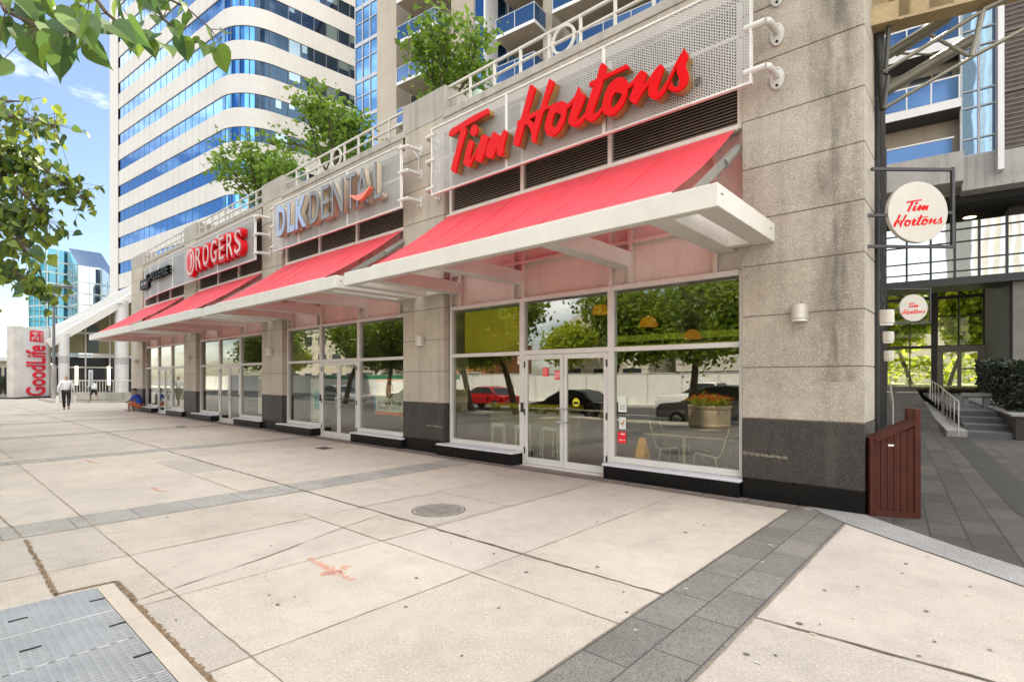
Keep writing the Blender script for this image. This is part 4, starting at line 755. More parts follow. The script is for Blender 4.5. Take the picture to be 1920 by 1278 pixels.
for k,l in ((0,'coffee shop'),(1,'dental clinic')):
    x=-6.66-PITCH*k; t=thing('door_control','black and cream push pad beside the %s doors'%l,'push pad',(x,7.74,1.1)); g=MB(); g.box(x-.04,x+.0,7.725,7.749,1.02,1.16); g.build('pad',m_white,t); g=MB(); g.box(x+.0,x+.05,7.715,7.749,1.0,1.18); g.build('cover',m_dkmetal,t)
# ================================================================ office tower with ribbon windows
m_tow=pm('pale precast tower',(.56,.545,.52),.7,var=.05,scale=.15,streak=.25,streakcol=(.42,.39,.34))
m_band=mirror('sky tint ribbon glass',(.085,.26,.54),.03,.25,.35); m_bandr=mirror('dark ribbon glass',(.035,.06,.095),.04,.35,.5); m_mull=pm('tower mullion',(.10,.12,.15),.4)  # blue tint carries the sky reflection; darker copy for the right face
m_pale_refl=mirror('painted reflection glass',(.22,.30,.34),.10,.2,.5); m_slim=pm('slim mullion',(.10,.22,.40),.4); random.seed(6)
A0=Vector((-93.9,19.75,0)); A1=Vector((-64.0,22.93,0)); d1=(A1-A0).normalized(); d2=Vector((.085,.996,0)).normalized(); d2=Vector((.09,.996,0))
corner=[]
cc=A1+Vector((-.1,.0,0)); Rr=4.6; cen=A1+Vector((-d1.y,d1.x,0))*Rr
a_s=math.atan2(-1*d1.x,d1.y)  # start angle of the outward normal
n0=Vector((d1.y,-d1.x,0)); n1_=Vector((d2.y,-d2.x,0)); aa0=math.atan2(n0.y,n0.x); aa1=math.atan2(n1_.y,n1_.x)
for i in range(13):
    a=aa0+(aa1-aa0)*i/12; corner.append(cen+Vector((math.cos(a),math.sin(a),0))*Rr)
endR=corner[-1]+d2*24
A00=A0-d1*3.2
plan=[A00]+corner+[endR,endR+Vector((-34,4,0)),A00+Vector((-2,28,0))]
t=thing('office_tower','pale office tower with blue ribbon windows bending round its corner','building',(-75,30,0))
HB=[27.75+3.72*k for k in range(-6,9)]; H0=1.75
def ring(z0,z1,inset=0,mat=None,name='wall',closed=True):
    g=MB(); pts=[p.xy for p in plan]; g.prism(pts,z0,z1); return g.build(name,mat,t)
zz=0
zs=[]
for z in HB:
    if z>5: zs.append(z)
prev=0
for z in zs:
    ring(prev,z,mat=m_tow,name='spandrel'); prev=z+1.62
ring(prev,prev+2.5,mat=m_tow,name='spandrel')
inpl=[p+((Vector((-75,32,0))-p).normalized()*.35) for p in plan]
g=MB(); g.prism([p.xy for p in inpl],5,prev); g.build('core',m_mull,t)
def strip(pts,z0,z1,off,name,mat,par):
    g=MB()
    for a,b in zip(pts[:-1],pts[1:]):
        n=Vector(((b-a).y,-(b-a).x,0)).normalized()*off; g.quad((a+n).to_tuple()[:2]+(z0,),(b+n).to_tuple()[:2]+(z0,),(b+n).to_tuple()[:2]+(z1,),(a+n).to_tuple()[:2]+(z1,))
    return g.build(name,mat,par,smooth=False)
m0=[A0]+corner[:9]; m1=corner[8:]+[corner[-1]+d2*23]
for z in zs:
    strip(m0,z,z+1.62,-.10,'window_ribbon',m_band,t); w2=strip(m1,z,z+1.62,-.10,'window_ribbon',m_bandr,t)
    g=MB()
    for k in range(1,16):
        p=corner[-1]+d2*(1.5*k); q=p+Vector((d2.y,-d2.x,0))*(-.07); g.box(q.x-.05,q.x+.05,q.y-.05,q.y+.05,z,z+1.62)
    for k in range(0,6): q=corner[min(12,k*2+1)]; g.box(q.x-.03,q.x+.03,q.y-.03,q.y+.03,z,z+1.62)
    g.build('mullion',m_mull,w2); g=MB(); nv_=Vector((d2.y,-d2.x,0))*(-.085)
    for k in range(0,15):
        if random.random()<.45:
            p=corner[-1]+d2*(1.5*k+.12)+nv_; q=p+d2*random.choice((1.26,.6)); h0=z+1.6-random.choice((.5,.9,1.55)); g.quad((p.x,p.y,h0),(q.x,q.y,h0),(q.x,q.y,z+1.6),(p.x,p.y,z+1.6)); g.build('blind',m_pale_refl,w2); g=MB()  # pale quads paint the scattered bright reflections on the right face
    g=MB(); nv_=Vector((d1.y,-d1.x,0))*(-.09)
    for k in range(1,17): p=A0+d1*1.75*k+nv_; g.box(p.x-.025,p.x+.025,p.y-.02,p.y+.02,z,z+1.62)
    g.build('slim_mullion',m_slim,t)
# panel joints of the precast spandrels
g=MB()
for k in range(19):
    p=A00+d1*(1.75*k); n=Vector((d1.y,-d1.x,0))*.012
    for z in zs: q=p+n; g.quad((q.x,q.y,z+1.65),(q.x+d1.x*.05,q.y+d1.y*.05,z+1.65),(q.x+d1.x*.05,q.y+d1.y*.05,z+3.69),(q.x,q.y,z+3.69))
g.build('panel_joint',pm('panel joint',(.40,.38,.34),.8),t)
g=MB(); p=A00-Vector((0,0,0)); q=A0-d1*.0; n=Vector((d1.y,-d1.x,0))*.05
g.quad((p.x+n.x,p.y+n.y,5),(q.x+n.x,q.y+n.y,5),(q.x+n.x,q.y+n.y,prev+2.4),(p.x+n.x,p.y+n.y,prev+2.4)); g.build('end_panel',m_tow,t)
# ================================================================ condominium block behind the terrace
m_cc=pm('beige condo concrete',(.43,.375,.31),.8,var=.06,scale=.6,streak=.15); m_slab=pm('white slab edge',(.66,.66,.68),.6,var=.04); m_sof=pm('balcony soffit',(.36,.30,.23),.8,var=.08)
m_rg=mirror('blue balcony glass',(.05,.12,.26),.06,.05,.6,.55); m_cw=mirror('pale blue window wall',(.11,.27,.50),.03,.12,.5); m_gm=pm('grey mullion',(.42,.45,.5),.4); m_dark=pm('dark room glass',(.03,.035,.04),.1)
O=Vector((-31.2,22.7,0))
class Bk:
    def __init__(s,O): s.O=O; s.M=Matrix(((E1.x,E2.x,0,O.x),(E1.y,E2.y,0,O.y),(0,0,1,0),(0,0,0,1)))
    def u(s,px,v=0):
        r=ray(px,HOR); q=s.O+E2*v; den=r[0]*E1.y-r[1]*E1.x
        # q + u*E1 = t*r
        return (q.x*r[1]-q.y*r[0])/(r[0]*E1.y-r[1]*E1.x)
cb=Bk(O); M=cb.M
t=thing('condo_tower','beige condominium block with blue glass balconies behind the roof terrace','building',O)
U=lambda px,v=1.3: cb.u(px,v)
uL,uR=U(664),U(1585); TOPZ=37.0
g=MB(); g.box(uL,uR,2.7,13,0,TOPZ,M); g.build('core_wall',m_cc,t)
FL=[7.76+2.9*k for k in range(10)]
for a,b in ((707,743),(846,888),(1018,1035),(1238,1256),(1400,1425),(1560,1585)):
    g=MB(); g.box(U(a),U(b),1.3,2.7,0,TOPZ,M); g.build('pier_wall',m_cc,t)
for a,b,nm in ((664,706,3),(888,927,2)):
    g=MB(); g.box(U(a),U(b),1.45,2.7,0,TOPZ-.2,M); wn=g.build('window_wall',m_cw,t); g=MB()
    for i in range(nm+1): x=U(a)+(U(b)-U(a))*i/nm; g.box(x-.04,x+.04,1.38,1.45,0,TOPZ,M)
    for z in FL:
        for dz,hh in ((-.22,.30),(1.55,.06)): g.box(U(a),U(b),1.395,1.45,z+dz,z+dz+hh,M)
    g.build('mullion',m_gm,wn)
g=MB(); g.box(U(927),U(930),.2,1.5,0,TOPZ,M); g.build('white_fin',m_slab,t)
for a,b,af,bf in ((743,846,743,816),(930,1018,929,1002),(1035,1238,1035,1240),(1256,1400,1256,1400),(1425,1560,1425,1560)):
    for z in FL:
        if z<10 : continue
        x0,x1=cb.u(af,0),cb.u(bf,0)
        g=MB(); g.box(x0,x1,0,2.7,z,z+.20,M); sl_=g.build('balcony_slab',m_slab,t)
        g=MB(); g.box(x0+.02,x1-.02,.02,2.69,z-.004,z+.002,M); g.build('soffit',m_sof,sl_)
        g=MB(); g.box(x0+.02,x1-.02,.04,.06,z+.22,z+1.18,M); g.box(x1-.06,x1-.04,.06,1.28,z+.22,z+1.18,M); g.build('glass_rail',m_rg,sl_)
        g=MB(); g.box(x0,x1,.02,.08,z+1.18,z+1.23,M); g.box(x1-.08,x1-.02,.08,1.3,z+1.18,z+1.23,M); nb=max(1,round((x1-x0)/1.5))
        for i in range(nb+1): x=x0+.03+(x1-x0-.06)*i/nb; g.box(x-.02,x+.02,.0,.04,z+.2,z+1.18,M)
        g.build('handrail',m_gm,sl_)
        g=MB(); xa,xb=U(a,2.7),U(b,2.7); w_=xb-xa; g.box(xa+w_*.30,xa+w_*.95,2.64,2.70,z+.22,z+2.45,M); dd=g.build('patio_door',m_dark,sl_); g=MB()
# ================================================================ wing over the passage
O2=Vector((-1.0,32.85,0)); cw=Bk(O2); M=cw.M
t=thing('passage_wing','grey building wing with balconies and a window wall bridging the passage','building',O2)
m_gc=pm('grey band concrete',(.34,.33,.315),.8,var=.1,streak=.4)
u=lambda px,v=0: cw.u(px,v)
g=MB(); g.box(u(1600,1.4),u(2700,1.4),1.7,13,10.7,46,M); g.build('back_wall',m_cc,t)  # raised and widened out of view to shade the passage
for z in (14.45,17.35,20.25):
    g=MB(); g.box(u(1646),u(1803),0,1.5,z,z+.42,M); s_=g.build('balcony_slab',m_slab,t)
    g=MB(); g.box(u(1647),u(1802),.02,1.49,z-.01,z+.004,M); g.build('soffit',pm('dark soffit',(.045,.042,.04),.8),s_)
    g=MB(); g.box(u(1647),u(1801),.03,.05,z+.44,z+1.45,M); g.build('glass_rail',m_rg,s_); g=MB(); g.box(u(1646),u(1802),.01,.07,z+1.45,z+1.52,M)
    for px in (1700,1746,1799): g.box(u(px)-.03,u(px)+.03,.0,.03,z+.42,z+1.45,M)
    g.build('handrail',m_slab,s_)
    g=MB(); g.box(u(1706,1.5),u(1745,1.5),1.44,1.5,z+.42,z+2.45,M); g.box(u(1750,1.5),u(1785,1.5),1.44,1.5,z+.42,z+2.45,M); g.build('patio_door',m_dark,s_)
g=MB(); g.box(u(1646),u(1806),-.3,1.6,10.85,12.25,M); g.build('concrete_balcony',m_gc,t); g=MB(); g.box(u(1647),u(1785),-.2,-.18,12.25,12.95,M); g.build('glass_rail',m_rg,t); g=MB(); g.box(u(1646),u(1788),-.24,-.16,12.95,13.02,M); g.build('handrail',m_slab,t)
m_mw=mirror('mirror window wall',(.20,.33,.52),.02,.16,.5)
g=MB(); g.box(u(1806),u(1878),1.0,1.6,12.2,30,M); ww=g.build('window_wall',m_mw,t); g=MB()
for px in (1806,1840,1876): g.box(u(px)-.05,u(px)+.05,.9,1.0,12.2,26,M)
for z in (12.3,13.1,14.6,15.4,17.5,18.3,20.4,21.2): g.box(u(1806),u(1878),.93,1.0,z,z+.07,M)
g.build('mullion',m_gm,ww)
g=MB(); g.box(u(1806),u(1990),.6,1.7,10.6,12.2,M); g.build('concrete_band',m_gc,t)
g=MB(); g.box(u(1872),u(1884),.1,1.0,11.2,26,M); g.build('white_fin',m_slab,t)
m_bl=pm('brown louvre wall',(.075,.055,.05),.6,var=.3,scale=2)
g=MB(); g.box(u(1884),u(1990),.8,1.6,12.2,26,M); lw=g.build('louvre_wall',m_bl,t); g=MB()
for i in range(60): g.box(u(1884),u(1990),.76,.80,12.3+.22*i,12.36+.22*i,M)
for z in (14.9,17.7,20.5): g.box(u(1884),u(1990),.70,.80,z,z+.12,M)
g.build('louvre_blade',pm('louvre blade',(.14,.11,.10),.5),lw)
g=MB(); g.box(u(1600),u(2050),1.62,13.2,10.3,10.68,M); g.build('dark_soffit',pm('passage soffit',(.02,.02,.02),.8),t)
for px,v in ((1818,5),(1905,5),(1806,9)):
    g=MB(); q=M@Vector((u(px,v),v,10.28)); g.tube(q,q+Vector((0,0,.03)),.28,.28,14); tag(g.build('soffit_light',emis('warm downlight',(1,.75,.45),1.6)),'small warm downlight in the dark passage soffit, %s'%({1818:'left of the pair',1905:'near the right edge',1806:'deepest one'}[px]),'downlight','downlights in the passage soffit')
# glazed end of the passage
O3=Vector((-1.35,45.7,0)); cg=Bk(O3); M=cg.M; u=lambda px,v=0: cg.u(px,v)
t=thing('passage_glazing','tall glass end wall of the passage with dark mullions and a glazed door','glazing',O3)
M2=cw.M; u2=lambda px,v=3.2: cw.u(px,v)
g=MB(); g.box(u2(1656),u2(1990),3.2,5.6,6.85,9.7,M2); up_=g.build('upper_glass_box',mirror('upper mirror glass',(.42,.47,.52),.02,.12,.5),t)
g=MB()
for px in (1700,1745,1790,1836,1888,1930): g.box(u2(px)-.05,u2(px)+.05,3.1,3.19,6.8,9.7,M2)
for z in (7.15,7.75,8.65,9.3): g.box(u2(1656),u2(1990),3.12,3.19,z,z+.06,M2)
g.box(u2(1656),u2(1990),3.0,5.7,6.45,6.84,M2); g.build('upper_mullion',m_dkmetal,up_)
g=MB(); g.box(-9,9,46.2,55,8.3,8.36); rc=g.build('rear_shade_canopy',pm('milky canopy glass',(.70,.72,.68),.4,trans=.7),t); g=MB(); [g.bar((-9+1.6*i,46.2,8.2),(-6+1.6*i,55,8.2),.07,.12) for i in range(10)]; g.build('canopy_bar',m_dkmetal,rc)  # bars of the glass roof, with a slab added to keep sun off the ramp
g=MB(); g.box(u(1662),u(1846),0,.04,1.05,8.0,M); g.build('pane',glass('passage glass',(.95,.97,.95),.02),t)
g=MB()
for px,w_ in ((1661,.2),(1706,.07),(1752,.36),(1797,.09),(1848,.3)): g.box(u(px)-w_/2,u(px)+w_/2,-.15,.0,1.05,8.1,M)
for y,h_ in ((527,.36),(556,.2),(649,.2),(591,.06)): z=1.65+(708-y)*.035; g.box(u(1661),u(1848),-.12,-.001,z-h_/2,z+h_/2,M)
g.box(u(1661),u(1990),-.5,0,7.85,8.22,M); g.box(u(1640),u(1990),.0,.3,8.22,10.5,M)  # last box is a wall strip added to stop sun leaking over the glass
g.build('mullion',m_dkmetal,t)
g=MB(); 
for a,b in ((1757,1768),(1794,1802),(1832,1846)): g.box(u(a),u(b),-.25,-.16,1.05,3.7,M)
g.box(u(1757),u(1846),-.26,-.15,3.35,3.75,M); g.box(u(1802),u(1832),-.24,-.17,2.2,2.3,M); g.build('door_frame',pm('grey door frame',(.20,.20,.19),.5),t)
g=MB(); g.box(u(1846),u(1990),-9,.3,0,11,M); q=g.build('right_wall',pm('shaded passage wall',(.05,.047,.045),.7,var=.15),t)  # wall colour is dark to carry the shade at this side
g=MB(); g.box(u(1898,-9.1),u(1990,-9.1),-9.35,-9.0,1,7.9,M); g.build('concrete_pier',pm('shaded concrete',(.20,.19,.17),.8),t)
# the far end: grass, path and trees in the sun beyond the glass
g=MB(); g.box(-60,40,47,140,.9,1.04); struct(g.build('rear_court',pm('rear court paving',(.26,.28,.12),.85,var=.2)))
# railings
def tuberail(name,label,pts,h,n,mat,cat='railing',r=.022,mid=False):
    t=thing(name,label,cat,pts[0]); g=MB()
    for a,b in zip(pts[:-1],pts[1:]):
        a,b=Vector(a),Vector(b); g.tube(a+Vector((0,0,h)),b+Vector((0,0,h)),r,r,8)
        if mid: g.tube(a+Vector((0,0,.12)),b+Vector((0,0,.12)),r*.7,r*.7,6)
    g.build('handrail',mat,t)
    for a,b in zip(pts[:-1],pts[1:]):
        a,b=Vector(a),Vector(b)
        for i in range(n+1): g=MB(); p=a.lerp(b,i/n); g.tube(p,p+Vector((0,0,h)),r*.8,r*.8,6); g.build('post',mat,t)
    return t
m_rs=pm('brushed rail steel',(.55,.54,.50),.35,metal=.7)
tuberail('ramp_railing','brushed steel railing between the ramp and the steps',[ps(1.68,10.9,.05),ps(1.68,16,.28),ps(1.68,17,.34),ps(1.68,25,.6)],.95,4,m_rs)
tuberail('wall_railing','steel handrail along the left side of the ramp beside the building wall',[ps(.22,11.0,.02),ps(.1,24,.5)],.95,6,m_rs)
# bench, hedge, bare sapling, planter wall at the right of the passage
t=thing('stone_bench','pale stone bench beside the dark hedge in the passage','bench',ps(2.6,16.8,.6)); 
for a,b,c2,d,z0,z1,nm in ((2.2,3.0,16.6,17.1,1.0,1.1,'seat'),(2.25,2.4,16.65,17.05,.6,1.0,'leg'),(2.8,2.95,16.65,17.05,.6,1.0,'leg')):
    g=MB(); g.prism([ps(a,c2).xy,ps(b,c2).xy,ps(b,d).xy,ps(a,d).xy],z0,z1); g.build(nm,m_lite,t)
# ================================================================ steel gateway truss
dT=Vector((math.cos(R(14.5)),math.sin(R(14.5)),0)); nT=Vector((-dT.y,dT.x,0)); T0=Vector((-1.15,8.22,0))
def tp(x,y,off=0):
    r=ray(1600+x/5.325,y/5.325); q=T0+nT*off; den=r[0]*nT.x+r[1]*nT.y; k=(q.x*nT.x+q.y*nT.y)/den; return Vector((r[0]*k,r[1]*k,EYE+r[2]*k))
t=thing('gateway_truss','tan steel beam over a tubular grey truss spanning the passage from the near pier','truss',(-1.1,8.3,5))
m_tan=pm('tan painted steel',(.40,.30,.16),.55,var=.18,scale=3,streak=.45,streakcol=(.20,.13,.07)); m_tub=pm('grey green tube',(.20,.19,.15),.35,metal=.35,var=.1)
z0,z1=6.13,6.62
g=MB(); a=T0-dT*.1; b_=T0+dT*7
g.bar(a+Vector((0,0,(z0+z1)/2)),b_+Vector((0,0,(z0+z1)/2)),.03,z1-z0)
for z in (z0,z1): g.bar(a+Vector((0,0,z)),b_+Vector((0,0,z)),.26,.035)
for i in range(0,14): p=T0+dT*(.42*i+.33); g.bar(p+Vector((0,0,z0)),p+Vector((0,0,z1)),.03,.24,up=dT)
p=T0+dT*.12; g.bar(T0-dT*.05+Vector((0,0,z0+.1))-nT*.02,T0+dT*.3+Vector((0,0,z0+.1))-nT*.02,.26,.24)
g.build('beam',m_tan,t)
g=MB()
def tb_(a,b,r,o=.15): g.tube(tp(*a,o),tp(*b,o),r,r,10)
tb_((320,560),(950,165),.068,.45); tb_((330,905),(1190,390),.072,.45)
tb_((300,720),(1270,125),.024,-.05); tb_((310,1080),(1170,580),.022,-.05); tb_((1170,575),(1790,250),.024,-.05); tb_((1290,105),(1760,-130),.03,-.05)
tb_((1295,110),(1180,565),.032,-.05); tb_((770,350),(1175,575),.022,.2); tb_((430,560),(960,210),.016,.6); tb_((450,535),(850,550),.014,.5)
g.build('tube',m_tub,t,smooth=True)
g=MB(); tb_((355,265),(320,740),.026,-.05); tb_((250,300),(285,730),.06,.1); tb_((345,760),(300,1090),.028,-.05); tb_((270,720),(300,1095),.045,.1); tb_((215,330),(225,1010),.05,.5); tb_((200,640),(330,560),.03,.4); tb_((210,1000),(340,905),.03,.4)
g.build('strut',pm('dark tube',(.06,.06,.055),.4,metal=.4),t,smooth=True)
# dark frames of the passage wall seen edge on above the lamps
g=MB()
for px,y0,y1 in ((1641,60,830),(1651,130,700)): pass
# ================================================================ pylon sign with the gym lettering
a=Vector((-57.0,5.72,0)); b_=Vector((-58.55,7.55,0)); d=(b_-a).normalized(); nv=Vector((-d.y*-1,d.x*-1,0)); nv=Vector((d.y,-d.x,0))
if nv.x<0: nv=-nv
t=thing('pylon_sign','tall grey pylon sign with red vertical gym lettering and a 24 hour badge','sign',a)
m_pg=pm('pylon grey',(.66,.66,.67),.45,var=.05); m_pe=pm('pylon edge',(.50,.48,.45),.5); m_gr=pm('crimson letter',(.72,.008,.04),.4)
g=MB(); g.prism([a.xy,b_.xy,(b_-nv*.9).xy,(a-nv*.9).xy],.12,5.72); g.build('body',m_pg,t,bevel=.03)
g=MB()
for p,q in ((a-d*.45-nv*.25,a-d*.02+nv*.02),(b_+d*.02+nv*.02,b_+d*.5-nv*.3)): g.bar(Vector((*((p+q)/2).xy,2.9)),Vector((*((p+q)/2).xy,2.91)),.01,.01); g.prism([p.xy,q.xy,(q-nv*.6).xy,(p-nv*.55).xy],.1,5.74)
g.build('side_wing',m_pe,t); g=MB(); g.prism([(a-d*.8+nv*.4).xy,(b_+d*.8+nv*.4).xy,(b_+d*.8-nv*1.2).xy,(a-d*.8-nv*1.2).xy],0,.12); g.build('base',m_gran,t)
mid=(a+b_)/2+nv*.03
text('GoodLife','lettering',m_gr,t,mid+Vector((0,0,2.25))-d*.05,(0,0,1),-d,w=4.1,h=1.72,ext=.05,fat=.014,shear=.0)
g=MB(); c=mid+Vector((0,0,5.02))+d*.05
g.add([c+(-d)*x+Vector((0,0,z)) for x,z in ((-.62,-.45),(.55,-.45),(.62,-.38),(.62,.38),(.55,.45),(-.55,.45),(-.62,.38),(-.62,-.38))],[tuple(range(8))]); g.build('badge',m_gr,t)
text('24','badge_number',m_wface,t,c+nv*.02-d*.18,(0,0,1),-d,w=.72,h=.62,ext=.02,fat=.02); text('HOUR','badge_word',m_wface,t,c+nv*.02+d*.42,(0,0,1),-d,w=.74,h=.26,ext=.02,fat=.02)
# street lamp by the pylon
t=thing('street_lamp','tall grey street lamp pole beside the pylon sign','street lamp',(-55.6,7.45,0)); x,y=-55.6,7.45; m_pole=pm('galvanised pole',(.14,.145,.155),.5,metal=.4)
g=MB(); g.tube((x,y,0),(x,y,2.7),.19,.17,12); g.build('base',pm('stickered pole base',(.28,.27,.26),.7,var=.5,scale=6),t); g=MB(); g.tube((x,y,2.7),(x,y,8.6),.105,.075,12); g.build('pole',m_pole,t); g=MB(); g.path([(x,y,8.55),(x+.1,y+.25,8.95),(x+.2,y+.6,9.05)],.05); g.lathe([(.05,9.12),(.42,8.98),(.40,8.88),(.2,8.84)],(x+.25,y+.75,0)); g.build('lamp_head',m_pole,t)
# ================================================================ glazed entrance pavilion at the far left
t=thing('entrance_pavilion','white framed pavilion with a sloping glass roof and thick round columns','building',(-62,12,0))
m_wf2=pm('white steel frame',(.68,.67,.64),.45,var=.04); m_col=pm('grey white column',(.60,.60,.60),.5,var=.06); m_rgl=mirror('pale roof glass',(.70,.78,.86),.12,.05,1.0,.8)
c1=Vector((-57.13,8.3,0)); c2_=Vector((-58.16,12.47,0))
for c,r,h in ((c1,.36,5.3),(c2_,.52,8.6)):
    g=MB(); g.tube(c,c+Vector((0,0,h)),r,r,24); co=g.build('column',m_col,t,smooth=True); g=MB(); g.tube(c+Vector((0,0,2.85)),c+Vector((0,0,3.45)),r+.012,r+.012,24); g.build('grey_band',pm('column band',(.40,.40,.40),.5),co)
rz_=lambda y: 5.25+(y-8.3)*.78
XE=-57.0; Y0=7.6
g=MB()
g.add([(XE,Y0,rz_(Y0)),(XE-2,18,rz_(18)),(XE-34,18,rz_(18)),(XE-34,Y0,rz_(Y0))],[(0,1,2,3)]); g.build('roof_glass',m_rgl,t)
g=MB()
for i in range(22):
    g.bar((XE-i*1.5-.2,Y0,rz_(Y0)+.05),(XE-2-i*1.5-.2,18,rz_(18)+.05),.09,.12)
for y in (8.2,12.2,18): g.bar((XE,y,rz_(y)+.08),(XE-34,y,rz_(y)+.08),.22,.26)
g.bar((XE,Y0-.3,rz_(Y0-.3)-.1),(XE-2,18,rz_(18)-.1),.30,.62); g.bar((XE,Y0,rz_(Y0)),(XE-34,Y0,rz_(Y0)),.3,.4)
g.build('roof_rib',m_wf2,t)
g=MB(); g.add([(-61.5,7.8,3.9),(-61.5,17,3.9),(-61.5,17,11),(-61.5,7.8,4.3)],[(0,1,2,3)]); g.build('khaki_wall',pm('khaki interior',(.36,.33,.18),.7,var=.08),t)
g=MB(); g.box(-61.3,-61.2,7.7,16.5,.4,3.5); dk=g.build('dark_entrance',pm('dark lobby glass',(.03,.035,.04),.15),t)
g=MB(); 
for y in (7.8,9.0,10.4,12.2,13.4): g.box(-61.2,-61.1,y-.05,y+.05,.4,rz_(y)-.5)
for z in (3.55,5.6): g.box(-61.22,-61.08,7.7 if z<4 else 9.4,16.5,z,z+.22)
g.box(-61.2,-61.1,7.6,12.4,2.55,2.65); g.build('mullion',m_wf2,t)
g=MB(); [g.box(-61.15,-61.02,y-.09,y+.09,z,z+1.7) for y,z in ((8.0,1.2),(9.75,1.0),(12.1,1.0))]; g.build('light_strip',emis('warm light strip',(1,.85,.6),2.2),t)
g=MB(); g.box(-61.48,-61.3,10.6,11.4,3.9,6.5); g.build('dark_green_column',pm('dark green column',(.08,.12,.11),.5),t)
g=MB(); g.box(-95,-62,17,18,0,11); g.build('rear_wall',pm('cream pavilion wall',(.50,.44,.36),.7),t)
g=MB(); g.box(-95,-60.6,5.0,14.5,-.1,.02); g.build('floor',m_cap,t)
# cream low building left of the pylon
t=thing('low_building','cream low building with dark doorways left of the pylon sign','building',(-72,6,0)); g=MB(); g.box(-85,-68,2,9,0,3.2); g.build('wall',pm('cream low wall',(.52,.46,.36),.7),t); g=MB(); [g.box(-68.01,-67.95,y,y+.7,.1,2.6) for y in (3.6,4.7,5.6)]; g.build('doorway',m_dark,t); g=MB(); g.box(-86,-67.4,1.5,9.5,3.2,3.55); g.build('roof',m_slab,t)
# low wall, railing and grass before the pavilion
lw=thing('low_wall','low concrete wall below the white railing before the pavilion','wall',(-46,9,0)); g=MB()
A_=[(-50.5,7.6),(-47.5,9.4),(-44.2,12.6)]; 
for p,q in zip(A_[:-1],A_[1:]): g.bar((*p,.30),(*q,.30),.3,.6)
g.build('wall',m_cap,lw)
tuberail('plaza_railing','white railing on the low wall before the pavilion',[(*A_[0],.6),(*A_[1],.6),(*A_[2],.6)],.85,14,m_rail,r=.03)
g=MB(); g.add([(-48.4,7.3,.02),(-45.3,6.9,.02),(-43.4,8.6,.02),(-42.5,10.8,.02),(-44.0,12.4,.02),(-47.3,9.2,.02)],[tuple(range(6))]); gr=struct(g.build('grass_bed',pm('grass bed',(.10,.13,.02),.9,var=.4,scale=6)))
g=MB()
for p,q in zip([(-52,6.2),(-46.0,6.1),(-44.1,7.7),(-43.0,9.8)][:-1],[(-46.0,6.1),(-44.1,7.7),(-43.0,9.8)]): g.bar((*p,.07),(*q,.07),.2,.16)
struct(g.build('bed_kerb',m_cap))
g=MB()
random.seed(3)
for i in range(1500):
    a_,b2=random.random(),random.random(); p=Vector((-48,7.4)).lerp(Vector((-45.2,7.1)),a_).lerp(Vector((-46.8,9.3)).lerp(Vector((-43,11)),a_),b2); h=random.uniform(.05,.16); q=random.random()*6
    g.add([(p.x-.02*math.cos(q),p.y-.02*math.sin(q),.02),(p.x+.02*math.cos(q),p.y+.02*math.sin(q),.02),(p.x+random.uniform(-.05,.05),p.y+random.uniform(-.05,.05),h)],[(0,1,2)])
tag(g.build('grass',leafmat('grass blade',(.08,.12,.015),(.16,.19,.03),.3)),'short grass in the bed before the white railing','grass',kind='stuff')
# street name sign pole in the bed
t=thing('sign_post','thin sign post with a narrow blade in front of the pavilion doors','sign post',(-45.4,8.0,0)); g=MB(); g.tube((-45.4,8.0,0),(-45.4,8.0,2.0),.03,.03,8); g.build('post',m_pole,t); g=MB(); g.box(-45.42,-45.38,7.88,8.12,1.15,2.2); g.build('blade',pm('pale blade',(.5,.52,.54),.5),t)
# distant glass towers
def gtower(c,w_,dp,h,label,mat,fl=3.6,rz=0,top=None):
    t=thing('glass_tower',label,'building',c,local=True,rz=rz); g=MB(); g.box(-w_/2,w_/2,-dp/2,dp/2,0,h); g.build('wall',mat,t); g=MB()
    for i in range(int(h/fl)): g.box(-w_/2-.08,w_/2+.08,-dp/2-.08,dp/2+.08,i*fl,i*fl+.5)
    g.build('floor_band',m_tb,t); g=MB()
    for i in range(int(w_/3)+1): x=-w_/2+i*3; g.box(x-.12,x+.12,-dp/2-.12,-dp/2,0,h)
    for i in range(int(dp/3)+1): y=-dp/2+i*3; g.box(w_/2,w_/2+.12,y-.12,y+.12,0,h)
    g.build('mullion',m_tb,t)
    if top: g=MB(); g.add([(-w_/2,-dp/2,h),(w_/2,-dp/2,h),(w_/2,dp/2,h),(-w_/2,dp/2,h),(-w_/2,-dp/2,h+top),(-w_/2,dp/2,h+top)],[(0,1,5-1),(1,2,5,4),(2,3,5),(3,0,4,5)]); g.build('sloping_roof',mat,t)
m_tb=pm('tower band',(.42,.50,.52),.4); m_teal=mirror('teal glass',(.16,.38,.44),.06,.1,.1); m_pale=mirror('pale silver glass',(.42,.50,.56),.08,.1,.1)
gtower((-235,31.5,0),10,9,44,'teal glass tower in the distance left of the pale office tower',m_teal,rz=.35); gtower((-225,39.5,0),10,9,38,'silver glass tower with a sloping top in the distance',m_pale,rz=.1,top=7); gtower((-254,12.5,0),13,10,44,'green glass tower at the left edge of the view',m_teal,rz=.2); gtower((-215,46,0),7,8,33,'low grey glass block behind the pavilion roof',m_pale,rz=.3,top=5)
